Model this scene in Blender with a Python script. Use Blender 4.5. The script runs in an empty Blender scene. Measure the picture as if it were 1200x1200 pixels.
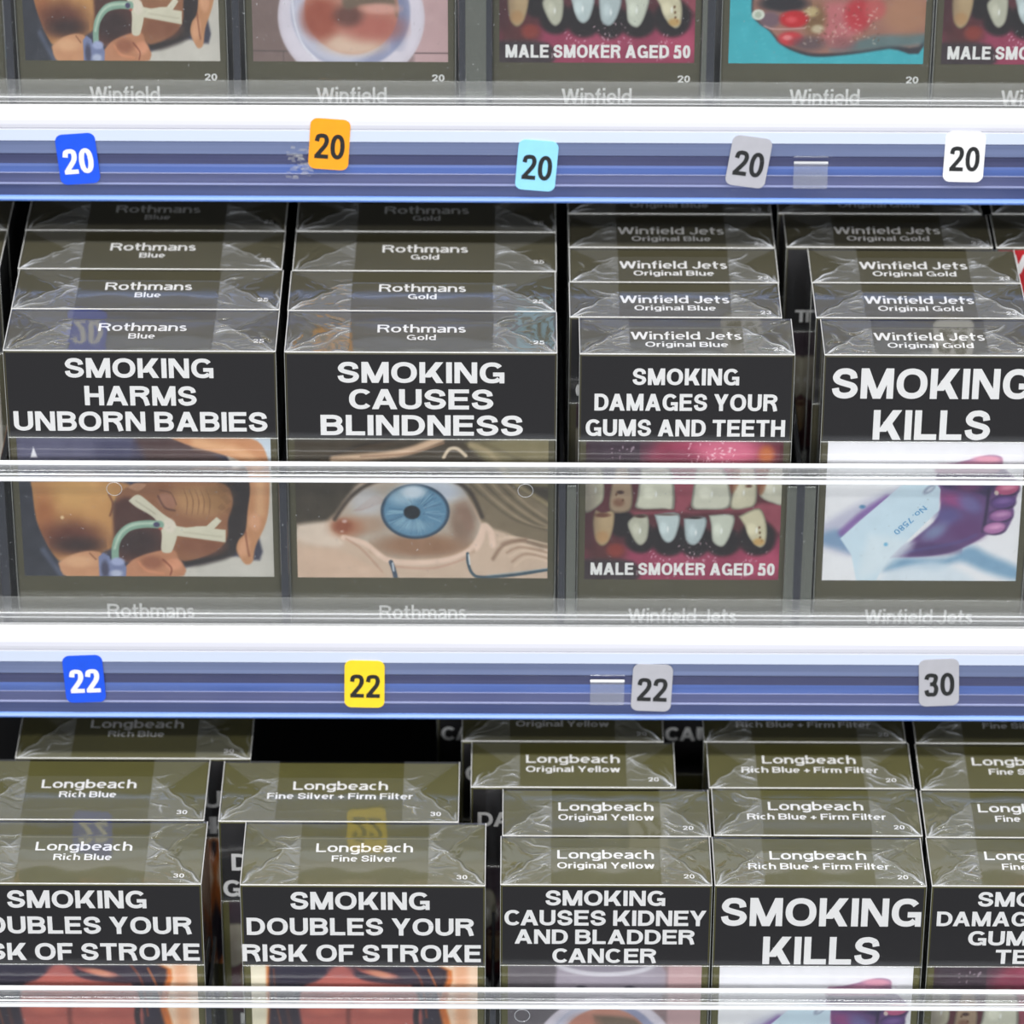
import bpy, bmesh, math, random
import numpy as np
from mathutils import Vector, Matrix

SC = bpy.context.scene
COL = SC.collection
MM = 0.001

# ---------------------------------------------------------------- camera
CAM_PITCH = math.radians(31.0)
CAM_ROLL = 0.0042
cam_data = bpy.data.cameras.new('camera')
cam = bpy.data.objects.new('camera', cam_data)
COL.objects.link(cam)
cam_data.sensor_width = 36.0
cam_data.sensor_height = 36.0
cam_data.lens = 36.0 * 5200 / 1200
cam_data.clip_start = 0.05
cam_data.clip_end = 30
F_ = Vector((0, math.cos(CAM_PITCH), -math.sin(CAM_PITCH)))
U0 = Vector((0, math.sin(CAM_PITCH), math.cos(CAM_PITCH)))
R0 = Vector((1, 0, 0))
R_ = R0 * math.cos(CAM_ROLL) + U0 * math.sin(CAM_ROLL)
U_ = U0 * math.cos(CAM_ROLL) - R0 * math.sin(CAM_ROLL)
cam.matrix_world = Matrix(((R_.x, U_.x, -F_.x, 0.000178), (R_.y, U_.y, -F_.y, -1.034947),
                           (R_.z, U_.z, -F_.z, 0.660535), (0, 0, 0, 1)))
cam_data.dof.use_dof = True
cam_data.dof.focus_distance = 1.187
cam_data.dof.aperture_fstop = 11
SC.camera = cam

# ---------------------------------------------------------------- world, lamps, exposure
world = bpy.data.worlds.new('shop_interior_light')
SC.world = world
world.use_nodes = True
wb = world.node_tree.nodes['Background']
wb.inputs[0].default_value = (0.86, 0.92, 1.0, 1)
wb.inputs[1].default_value = 0.10

def tube_lamp(x, y, z, lx, ly, power, col=(1.0, 0.985, 0.96)):
    d = bpy.data.lights.new('ceiling_lamp', 'AREA')
    d.shape = 'RECTANGLE'; d.size = lx; d.size_y = ly
    d.energy = power; d.color = col
    o = bpy.data.objects.new('ceiling_lamp', d)
    o.location = (x, y, z)
    COL.objects.link(o)
    o['label'] = 'fluorescent ceiling lamp of the shop above the counter'
    return o
# two rows of fluorescent ceiling fittings above the counter and an added, unseen fill light for the pack fronts
tube_lamp(0.0, -0.30, 1.6, 2.6, 0.2, 31)
tube_lamp(0.0, -1.25, 1.5, 2.6, 0.2, 22)
win = tube_lamp(0.0, -4.5, 1.2, 3.0, 1.4, 180, (0.97, 0.985, 1.0))
win.name = 'added_front_fill'; win.rotation_euler = (math.radians(75), 0, 0)
win['label'] = 'added fill light facing the display, for the pack fronts'

SC.view_settings.view_transform = 'Standard'
SC.view_settings.look = 'None'
SC.view_settings.gamma = 1.0
SC.view_settings.use_curve_mapping = False
SC.view_settings.exposure = 0.0
SC.cycles.transparent_max_bounces = 32
SC.cycles.max_bounces = 8

# ---------------------------------------------------------------- materials
def s2l(c):
    c = c / 255.0
    return c / 12.92 if c <= 0.04045 else ((c + 0.055) / 1.055) ** 2.4
def rgb(r, g, b): return (s2l(r), s2l(g), s2l(b), 1.0)

def new_mat(name):
    m = bpy.data.materials.new(name); m.use_nodes = True
    nt = m.node_tree
    return m, nt, nt.nodes['Principled BSDF']

def plain(name, col, rough=0.5, spec=0.5, coat=0.0, coat_rough=0.05, noise=0.0, scale=400, stretch=(1, 1, 1), bump=0.0, metal=0.0):
    m, nt, p = new_mat(name)
    p.inputs['Base Color'].default_value = col
    p.inputs['Roughness'].default_value = rough
    p.inputs['Specular IOR Level'].default_value = spec
    p.inputs['Coat Weight'].default_value = coat
    p.inputs['Coat Roughness'].default_value = coat_rough
    p.inputs['Metallic'].default_value = metal
    if noise or bump:
        tc = nt.nodes.new('ShaderNodeTexCoord'); mp = nt.nodes.new('ShaderNodeMapping')
        mp.inputs['Scale'].default_value = stretch
        nz = nt.nodes.new('ShaderNodeTexNoise'); nz.inputs['Scale'].default_value = scale; nz.inputs['Detail'].default_value = 3
        nt.links.new(tc.outputs['Object'], mp.inputs['Vector']); nt.links.new(mp.outputs[0], nz.inputs['Vector'])
        if noise:
            mr = nt.nodes.new('ShaderNodeMapRange')
            mr.inputs['To Min'].default_value = 1 - noise; mr.inputs['To Max'].default_value = 1 + noise
            mr.inputs['From Min'].default_value = 0.3; mr.inputs['From Max'].default_value = 0.7
            nt.links.new(nz.outputs['Fac'], mr.inputs['Value'])
            hs = nt.nodes.new('ShaderNodeHueSaturation'); hs.inputs['Color'].default_value = col
            nt.links.new(mr.outputs[0], hs.inputs['Value']); nt.links.new(hs.outputs[0], p.inputs['Base Color'])
        if bump:
            bp = nt.nodes.new('ShaderNodeBump'); bp.inputs['Strength'].default_value = bump; bp.inputs['Distance'].default_value = 0.0003
            nt.links.new(nz.outputs['Fac'], bp.inputs['Height']); nt.links.new(bp.outputs[0], p.inputs['Normal'])
    return m

def clear_film(name, gloss=1.6, rough=0.07, haze=0.0, attr=False, tint=(1, 1, 1, 1), white=(0.8, 0.83, 0.88, 1), scratch=False):
    """clear plastic: mostly transparent, fresnel gloss, a little milky scatter"""
    m = bpy.data.materials.new(name); m.use_nodes = True
    nt = m.node_tree; nt.nodes.clear()
    out = nt.nodes.new('ShaderNodeOutputMaterial')
    tr = nt.nodes.new('ShaderNodeBsdfTransparent'); tr.inputs[0].default_value = tint
    gl = nt.nodes.new('ShaderNodeBsdfGlossy'); gl.inputs['Roughness'].default_value = rough
    fr = nt.nodes.new('ShaderNodeFresnel'); fr.inputs['IOR'].default_value = 1.5
    ge = nt.nodes.new('ShaderNodeNewGeometry'); io = nt.nodes.new('ShaderNodeMapRange')   # a thin sheet has the same fresnel on both faces
    io.inputs['To Min'].default_value = 1.5; io.inputs['To Max'].default_value = 1/1.5
    nt.links.new(ge.outputs['Backfacing'], io.inputs['Value']); nt.links.new(io.outputs[0], fr.inputs['IOR'])
    mu = nt.nodes.new('ShaderNodeMath'); mu.operation = 'MULTIPLY'; mu.inputs[1].default_value = gloss; mu.use_clamp = True
    mx = nt.nodes.new('ShaderNodeMixShader')
    nt.links.new(fr.outputs[0], mu.inputs[0]); nt.links.new(mu.outputs[0], mx.inputs[0])
    nt.links.new(tr.outputs[0], mx.inputs[1]); nt.links.new(gl.outputs[0], mx.inputs[2])
    df = nt.nodes.new('ShaderNodeBsdfDiffuse'); df.inputs[0].default_value = white
    m2 = nt.nodes.new('ShaderNodeMixShader')
    nt.links.new(mx.outputs[0], m2.inputs[1]); nt.links.new(df.outputs[0], m2.inputs[2])
    if attr:
        at = nt.nodes.new('ShaderNodeAttribute'); at.attribute_name = 'haze'
        nt.links.new(at.outputs['Fac'], m2.inputs[0])
    elif scratch:
        tc = nt.nodes.new('ShaderNodeTexCoord'); mp = nt.nodes.new('ShaderNodeMapping')
        mp.inputs['Scale'].default_value = (30, 30, 30)
        nz = nt.nodes.new('ShaderNodeTexNoise'); nz.inputs['Scale'].default_value = 40; nz.inputs['Detail'].default_value = 6
        mr = nt.nodes.new('ShaderNodeMapRange'); mr.inputs['From Min'].default_value = .70; mr.inputs['From Max'].default_value = .76
        mr.inputs['To Min'].default_value = haze; mr.inputs['To Max'].default_value = haze + .35
        nt.links.new(tc.outputs['Object'], mp.inputs[0]); nt.links.new(mp.outputs[0], nz.inputs['Vector'])
        nt.links.new(nz.outputs['Fac'], mr.inputs['Value']); nt.links.new(mr.outputs[0], m2.inputs[0])
    else:
        m2.inputs[0].default_value = haze
    nt.links.new(m2.outputs[0], out.inputs['Surface'])
    return m

def vcol_mat(name):
    m, nt, p = new_mat(name)
    at = nt.nodes.new('ShaderNodeAttribute'); at.attribute_name = 'ink'
    nt.links.new(at.outputs['Color'], p.inputs['Base Color'])
    p.inputs['Roughness'].default_value = 0.35
    return m

M = dict(
    olive=plain('olive_card', rgb(74, 70, 47), rough=0.55, noise=0.06, scale=90),
    olive_low_glare=plain('olive_card_low_glare', rgb(86, 83, 37), rough=0.55, noise=0.06, scale=90),  # yellower card: weaker reflection and viewing angle painted into the colour
    black=plain('black_print', rgb(31, 29, 31), rough=0.4),
    white=plain('white_print', rgb(238, 238, 238), rough=0.5),
    red=plain('red_print', rgb(196, 22, 34), rough=0.4),
    ink=vcol_mat('picture_print'),
    film=clear_film('cellophane', gloss=2.1, rough=0.06, attr=True),
    edge=clear_film('cellophane_rim_glint', gloss=1.5, rough=0.1, haze=0.45, white=(0.9, 0.9, 0.88, 1)),
    acrylic=clear_film('clear_acrylic', gloss=1.0, rough=0.03, haze=0.012, tint=(0.995, 1, 0.995, 1), scratch=True),
    acrylic_mid=clear_film('rail_acrylic', gloss=1.5, rough=0.05, haze=0.09, white=(0.7, 0.72, 0.76, 1)),
    acrylic_edge=clear_film('acrylic_highlight', gloss=1.0, rough=0.15, haze=0.85, white=(0.97, 0.98, 1.0, 1)),
    smoke=clear_film('smoked_acrylic', gloss=2.0, rough=0.08, haze=0.10, tint=(0.35, 0.36, 0.36, 1), white=(0.2, 0.21, 0.24, 1)),
    grey_acrylic=clear_film('grey_acrylic_flange', gloss=1.5, rough=0.12, haze=0.2, tint=(0.6, 0.62, 0.58, 1), white=(0.48, 0.5, 0.46, 1)),
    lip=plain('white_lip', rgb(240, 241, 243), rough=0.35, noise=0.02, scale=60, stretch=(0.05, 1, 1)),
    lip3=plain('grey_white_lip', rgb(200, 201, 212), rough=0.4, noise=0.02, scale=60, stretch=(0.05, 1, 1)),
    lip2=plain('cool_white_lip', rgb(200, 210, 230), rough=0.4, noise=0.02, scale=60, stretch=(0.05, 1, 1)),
    deck=plain('dark_deck', rgb(52, 52, 54), rough=0.6, noise=0.05),
    wall=plain('dark_back_board', rgb(30, 30, 30), rough=0.7, noise=0.05),
    black_digit=plain('digit_ink_black', rgb(28, 30, 32), rough=0.5),
)
def strip_mat(name, c):
    return plain(name, c, rough=0.28, spec=0.5, noise=0.14, scale=220, stretch=(0.02, 1, 3), bump=0.15)
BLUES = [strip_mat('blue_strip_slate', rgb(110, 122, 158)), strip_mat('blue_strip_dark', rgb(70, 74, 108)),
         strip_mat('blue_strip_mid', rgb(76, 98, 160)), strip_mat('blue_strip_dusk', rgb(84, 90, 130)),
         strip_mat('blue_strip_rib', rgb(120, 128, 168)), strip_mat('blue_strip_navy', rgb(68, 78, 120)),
         strip_mat('blue_strip_bright', rgb(98, 138, 216))]  # band tones also carry the strip's reflection gradient in their colour

# ---------------------------------------------------------------- mesh helpers
def link(name, me, parent=None, mats=(), loc=None):
    o = bpy.data.objects.new(name, me)
    COL.objects.link(o)
    for m in mats:
        if m and m.name not in [x.name for x in me.materials if x]: me.materials.append(m)
    if parent: o.parent = parent
    if loc: o.location = loc
    return o
def thing(name, label, cat, loc=(0, 0, 0), group=None, rot=None):
    o = bpy.data.objects.new(name, None); COL.objects.link(o)
    o.empty_display_size = 0.01
    o.location = loc
    if rot: o.rotation_euler = rot
    o['label'] = label; o['category'] = cat
    if group: o['group'] = group
    return o
def mesh_from(name, V, Fc, smooth=False):
    me = bpy.data.meshes.new(name); me.from_pydata(V, [], Fc)
    if smooth: me.shade_smooth()
    me.update()
    return me
def rbox(bm, x0, x1, y0, y1, z0, z1, r=0.0, seg=2):
    res = bmesh.ops.create_cube(bm, size=1.0)
    vs = res['verts']
    for v in vs:
        v.co = Vector(((x0+x1)/2 + v.co.x*(x1-x0), (y0+y1)/2 + v.co.y*(y1-y0), (z0+z1)/2 + v.co.z*(z1-z0)))
    if r > 0:
        es = list({e for v in vs for e in v.link_edges})
        bmesh.ops.bevel(bm, geom=es, offset=r, segments=seg, affect='EDGES', profile=0.5)
BOX = {}
def box_mesh(name, *a, r=0.0, seg=2):
    key = (name, a, r)
    if key not in BOX:
        bm = bmesh.new(); rbox(bm, *[t*MM for t in a], r=r*MM, seg=seg)
        me = bpy.data.meshes.new(name); bm.to_mesh(me); bm.free(); BOX[key] = me
    return BOX[key]
def boxes_mesh(name, lst, r=0.0):
    key = (name, tuple(lst), r)
    if key not in BOX:
        bm = bmesh.new()
        for a in lst: rbox(bm, *[t*MM for t in a], r=r*MM)
        me = bpy.data.meshes.new(name); bm.to_mesh(me); bm.free(); BOX[key] = me
    return BOX[key]
def extrude_profile(name, prof, x0, x1, mats, idx, closed=True, smooth=False):
    """prof: list of (y, z) mm going round; extruded along x (mm)"""
    n = len(prof); V = []
    for x in (x0, x1):
        for y, z in prof: V.append((x*MM, y*MM, z*MM))
    Fc = []; mi = []
    for i in range(n if closed else n-1):
        j = (i+1) % n
        Fc.append((i, j, n+j, n+i)); mi.append(idx[i] if i < len(idx) else 0)
    if closed:
        Fc.append(tuple(range(n))[::-1]); mi.append(0); Fc.append(tuple(range(n, 2*n))); mi.append(0)
    me = mesh_from(name, V, Fc)
    for m in mats: me.materials.append(m)
    me.polygons.foreach_set('material_index', mi)
    bm = bmesh.new(); bm.from_mesh(me); bmesh.ops.recalc_face_normals(bm, faces=bm.faces); bm.to_mesh(me); bm.free()
    return me
# ---------------------------------------------------------------- lettering (own stroke-built alphabet)
def catmull(P, n=6):
    out = []
    P = [P[0]] + list(P) + [P[-1]]
    for i in range(1, len(P) - 2):
        p0, p1, p2, p3 = P[i-1], P[i], P[i+1], P[i+2]
        for k in range(n):
            t = k / n
            out.append(tuple(0.5 * (2*p1[j] + (p2[j]-p0[j])*t + (2*p0[j]-5*p1[j]+4*p2[j]-p3[j])*t*t
                       + (3*p1[j]-p0[j]-3*p2[j]+p3[j])*t**3) for j in (0, 1)))
    out.append(P[-2])
    return out

def arc(cx, cy, rx, ry, a0, a1, n=20, e=2.25):
    out = []
    for k in range(n + 1):
        a = math.radians(a0 + (a1 - a0) * k / n)
        c, s = math.cos(a), math.sin(a)
        out.append((cx + rx * math.copysign(abs(c) ** (2/e), c), cy + ry * math.copysign(abs(s) ** (2/e), s)))
    return out

def glyph(ch, wv, wh):
    """outline pieces of one character, cap height 1; returns (width, [convex quads])"""
    v, h = wv/2, wh/2
    Q = []
    def rect(x0, y0, x1, y1): Q.append([(x0, y0), (x1, y0), (x1, y1), (x0, y1)])
    def dia(xb, yb, xt, yt, w): Q.append([(xb, yb), (xb+w, yb), (xt+w, yt), (xt, yt)])
    def rib(P, closed=False):
        n = len(P); L = []
        for i, p in enumerate(P):
            a = P[i-1] if (i > 0 or closed) else p
            b = P[(i+1) % n] if (i < n-1 or closed) else p
            tx, ty = b[0]-a[0], b[1]-a[1]
            d = math.hypot(tx, ty) or 1
            nx, ny = -ty/d, tx/d
            L.append(((p[0]+nx*v, p[1]+ny*h), (p[0]-nx*v, p[1]-ny*h)))
        for i in range(n if closed else n-1):
            a, b = L[i], L[(i+1) % n]
            Q.append([a[0], a[1], b[1], b[0]])
    dw = wv * 1.12
    X = .745                                        # x height
    if ch == ' ': return .3, Q
    if ch == 'A':
        W = 1.02; dia(0, 0, W/2-dw/2, 1, dw); dia(W-dw, 0, W/2-dw/2, 1, dw); rect(W*.2, .215, W*.8, .215+wh)
    elif ch == 'B':
        W = .9; rect(0, 0, wv, 1)
        rib([(v, 1-h), (W*.5, 1-h)] + arc(W*.5, .76-h*.5, W*.46-v, .24-h*.5, 90, -90, 12) + [(v, .52)])
        rib([(v, .52), (W*.55, .52)] + arc(W*.55, .26+h*.5, W*.45-v, .26-h*.5, 90, -90, 12) + [(v, h)])
    elif ch == 'C':
        W = .96; rib(arc(W/2, .5, W/2-v, .5-h, 40, 320, 26))
    elif ch == 'D':
        W = .92; rect(0, 0, wv, 1); rib([(v, 1-h), (W*.42, 1-h)] + arc(W*.42, .5, W*.58-v, .5-h, 90, -90, 18) + [(v, h)])
    elif ch == 'E':
        W = .82; rect(0, 0, wv, 1); rect(wv, 0, W, wh); rect(wv, 1-wh, W, 1); rect(wv, .52-h, W*.93, .52+h)
    elif ch == 'F':
        W = .77; rect(0, 0, wv, 1); rect(wv, 1-wh, W, 1); rect(wv, .5-h, W*.9, .5+h)
    elif ch == 'G':
        W = 1.0; rib(arc(W/2, .5, W/2-v, .5-h, 38, 318, 26)); rect(W-wv*.85, 0, W, .52); rect(W*.54, .52-wh, W, .52)
    elif ch == 'H':
        W = .9; rect(0, 0, wv, 1); rect(W-wv, 0, W, 1); rect(wv, .52-h, W-wv, .52+h)
    elif ch == 'I': W = wv; rect(0, 0, wv, 1)
    elif ch == 'J':
        W = .68; rib([(W-v, 1), (W-v, .3)] + arc(W/2, .3, W/2-v, .3-h, 0, -170, 14))
    elif ch == 'K':
        W = .98; rect(0, 0, wv, 1); dia(wv*.6, .27, W-dw*1.25, 1, dw*1.2); dia(W-dw*1.15, 0, W*.34, .6, dw*1.1)
    elif ch == 'L': W = .76; rect(0, 0, wv, 1); rect(wv, 0, W, wh)
    elif ch == 'M':
        W = 1.1; rect(0, 0, wv*.95, 1); rect(W-wv*.95, 0, W, 1); dia(W/2-dw*.5, 0, 0, 1, dw); dia(W/2-dw*.5, 0, W-dw, 1, dw)
    elif ch == 'N':
        W = .92; rect(0, 0, wv*.95, 1); rect(W-wv*.95, 0, W, 1); dia(W-dw*1.05, 0, 0, 1, dw*1.05)
    elif ch == 'O': W = 1.04; rib(arc(W/2, .5, W/2-v, .5-h, 0, 360, 36)[:-1], True)
    elif ch == 'P':
        W = .87; rect(0, 0, wv, 1); rib([(v, 1-h), (W*.5, 1-h)] + arc(W*.5, .7, W*.5-v, .3-h, 90, -90, 12) + [(v, .4+h)])
    elif ch == 'R':
        W = .93; rect(0, 0, wv, 1); rib([(v, 1-h), (W*.52, 1-h)] + arc(W*.52, .73, W*.46-v, .27-h, 90, -90, 12) + [(v, .46+h)])
        rib([(W*.55, .45+h), (W*.8-v*.4, .37), (W*.84-v*.3, .22), (W-v*1.05, 0)])
    elif ch == 'S':
        W = .87; x = lambda t: v + t*(W-wv); y = lambda t: h + t*(1-wh)
        rib(catmull([(x(a), y(b)) for a, b in ((.97, .7), (.9, .89), (.68, .985), (.46, 1), (.2, .95), (.03, .77), (.1, .62), (.3, .545),
             (.66, .465), (.9, .4), (1, .25), (.85, .07), (.52, 0), (.24, .03), (.06, .14), (0, .31))], 4))
    elif ch == 'T': W = .84; rect(0, 1-wh, W, 1); rect(W/2-v, 0, W/2+v, 1-wh)
    elif ch == 'U':
        W = .9; rib([(v, 1), (v, .36)] + arc(W/2, .36, W/2-v, .36-h, 180, 360, 18) + [(W-v, 1)])
    elif ch == 'V': W = .95; dia(W/2-dw/2, 0, 0, 1, dw); dia(W/2-dw/2, 0, W-dw, 1, dw)
    elif ch in 'Ww':
        t = 1 if ch == 'W' else X; W = 1.36 if ch == 'W' else 1.08
        dia(W*.27-dw/2, 0, 0, t, dw); dia(W*.27-dw/2, 0, W*.5-dw/2, t, dw); dia(W*.73-dw/2, 0, W*.5-dw/2, t, dw); dia(W*.73-dw/2, 0, W-dw, t, dw)
    elif ch == 'Y': W = .95; rect(W/2-v, 0, W/2+v, .42); dia(W/2-dw/2, .38, 0, 1, dw); dia(W/2-dw/2, .38, W-dw, 1, dw)
    elif ch == '0': W = .72; rib(arc(W/2, .5, W/2-v, .5-h, 0, 360, 32)[:-1], True)
    elif ch == '2':
        W = .72
        rib(catmull([(v, .68), (v+.04, .85), (W*.32, .985-h), (W*.5, 1-h), (W*.74, .97-h), (W-v, .73), (W*.8-v*.3, .54), (W*.5, .34), (W*.26, .16), (W*.16, .04)], 5))
        rect(W*.03, 0, W, wh)
    elif ch == '3':
        W = .72
        rib(catmull([(v, .73), (v+.06, .9-h*.3), (W*.5, 1-h), (W-v-.04, .88-h*.3), (W-v-.04, .7), (W*.66, .55), (W*.4, .53)], 5))
        rib(catmull([(W*.4, .53), (W*.7, .5), (W-v, .32), (W-v-.08, .1), (W*.48, h), (v+.06, .1), (v, .28)], 5))
    elif ch == '5':
        W = .72; rect(W*.16, 1-wh, W*.92, 1); dia(W*.06, .45, W*.16, 1, wv*.9)
        rib(catmull([(v*1.1, .52), (W*.3, .62), (W*.55, .62), (W-v*1.15, .5), (W-v, .3), (W*.78, .09), (W*.45, h), (W*.17, .08), (v, .26)], 4))
    elif ch == '7': W = .7; rect(0, 1-wh, W, 1); dia(W*.2, 0, W-dw, 1-wh*.5, dw)
    elif ch == '8':
        W = .72; rib(arc(W/2, .75, W*.45-v, .25-h*.8, 0, 360, 22)[:-1], True); rib(arc(W/2, .27, W/2-v, .27-h*.7, 0, 360, 22)[:-1], True)
    elif ch == '+': W = .62; rect(0, .38-h, W, .38+h); rect(W/2-v, .38-W/2, W/2+v, .38+W/2)
    elif ch == '.': W = wv; rect(0, 0, wv, wh*1.2)
    elif ch in 'bd':
        W = .76; x = 0 if ch == 'b' else W-wv
        rect(x, 0, x+wv, 1.05); rib(arc(W/2, X/2, W/2-v, X/2-h, 0, 360, 24)[:-1], True)
    elif ch == 'g':
        W = .76; rib(arc(W/2, X/2, W/2-v, X/2-h, 0, 360, 24)[:-1], True)
        rib([(W-v, X), (W-v, -.03)] + arc(W/2, -.03, W/2-v, .24-h, 0, -150, 12))
    elif ch == 'o': W = .78; rib(arc(W/2, X/2, W/2-v, X/2-h, 0, 360, 26)[:-1], True)
    elif ch == 'c': W = .64; rib(arc(W*.54, X/2, W*.54-v, X/2-h, 55, 305, 18))
    elif ch == 'e':
        W = .74; rib(arc(W/2, X/2, W/2-v, X/2-h, -2, 312, 24)); rect(wv*.5, X/2-h*.8, W-wv*.4, X/2+h*.8)
    elif ch == 'a':
        W = .68; rect(W-wv, 0, W, X*.62)
        rib(catmull([(W*.1, X*.9), (W*.42, X-h), (W*.75, X*.93-h*.4), (W-v, X*.68), (W-v, X*.5)], 4))
        rib(catmull([(W-v, X*.56), (W*.45, X*.53), (v*1.1, X*.38), (v, X*.22), (W*.2, h*1.1), (W*.5, h), (W-v, X*.25)], 4))
    elif ch == 'f':
        W = .48; rib([(W*.42, 0), (W*.42, .8)] + arc(W*.42+W*.38, .8, W*.38, .24-h, 180, 95, 8)); rect(0, X-wh, W*.92, X)
    elif ch == 't':
        W = .48; rib([(W*.4, .98), (W*.4, .24)] + arc(W*.4+W*.4, .24, W*.4, .24-h, 180, 268, 8)); rect(0, X-wh, W, X)
    elif ch in 'nh':
        W = .72; rect(0, 0, wv, X if ch == 'n' else 1.05); rib(arc(W/2, X-.34, W/2-v, .34-h, 180, 0, 16) + [(W-v, 0)])
    elif ch == 'u':
        W = .72; rect(W-wv, 0, W, X); rib([(v, X)] + arc(W/2, .34, W/2-v, .34-h, 180, 360, 16))
    elif ch == 'm':
        W = 1.12; rect(0, 0, wv, X); m = W/2
        rib(arc((v+m)/2, X-.3, (m-v)/2, .3-h, 180, 0, 12) + [(m, 0)]); rib(arc((W-v+m)/2, X-.3, (W-v-m)/2, .3-h, 180, 0, 12) + [(W-v, 0)])
    elif ch == 'r': W = .46; rect(0, 0, wv, X); rib(arc(W, X-.34, W-v, .34-h, 180, 92, 10))
    elif ch == 'i': W = wv*1.1; rect(0, 0, wv, X); rect(-.01, .9, wv+.01, 1.05)
    elif ch == 'l': W = wv*1.1; rect(0, 0, wv, 1.05)
    elif ch == 's':
        W = .6; x = lambda t: v + t*(W-wv); y = lambda t: h + t*(X-wh)
        rib(catmull([(x(a), y(b)) for a, b in ((.92, .9), (.5, 1), (.1, .9), (.08, .66), (.5, .52), (.92, .36), (.9, .1), (.5, 0), (.02, .1))], 4))
    elif ch == 'v': W = .74; dia(W/2-dw/2, 0, 0, X, dw); dia(W/2-dw/2, 0, W-dw, X, dw)
    elif ch == 'y': W = .74; dia(W/2-dw/2, 0, 0, X, dw); dia(W*.2, -.28, W-dw, X, dw)
    else: W = .6; rect(0, 0, W, wh)
    return W, Q

TEXT_CACHE = {}
def text_mesh(s, width, height, wv=.2, wh=.165, gap=.11):
    """flat lettering mesh in its own XZ plane, centred on x, baseline at z=0, facing -Y (metres)"""
    key = (s, round(width, 5), round(height, 5), wv, wh, gap)
    if key in TEXT_CACHE: return TEXT_CACHE[key]
    x = 0; parts = []
    for k_, ch in enumerate(s):
        W, Q = glyph(ch, wv, wh)
        if ch == 'A' and k_ and s[k_-1] in 'CDY': x -= .15 if s[k_-1] == 'C' else .07
        if ch in 'YU' and k_ and s[k_-1] in 'AE': x -= .03
        for q in Q: parts.append([(x + p[0], p[1]) for p in q])
        x += W + (gap if ch != ' ' else 0.02)
    tot = x - gap
    sx = width / tot
    V = []; Fc = []
    for i, q in enumerate(parts):
        b = len(V)
        area = sum(q[k][0]*q[(k+1) % 4][1] - q[(k+1) % 4][0]*q[k][1] for k in range(4))
        if area < 0: q = q[::-1]
        off = -(i % 12) * 4e-6
        for p in q: V.append((p[0]*sx - width/2, off, p[1]*height))
        Fc.append((b, b+1, b+2, b+3))
    me = bpy.data.meshes.new('lettering')
    me.from_pydata(V, [], Fc)
    TEXT_CACHE[key] = me
    return me
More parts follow.
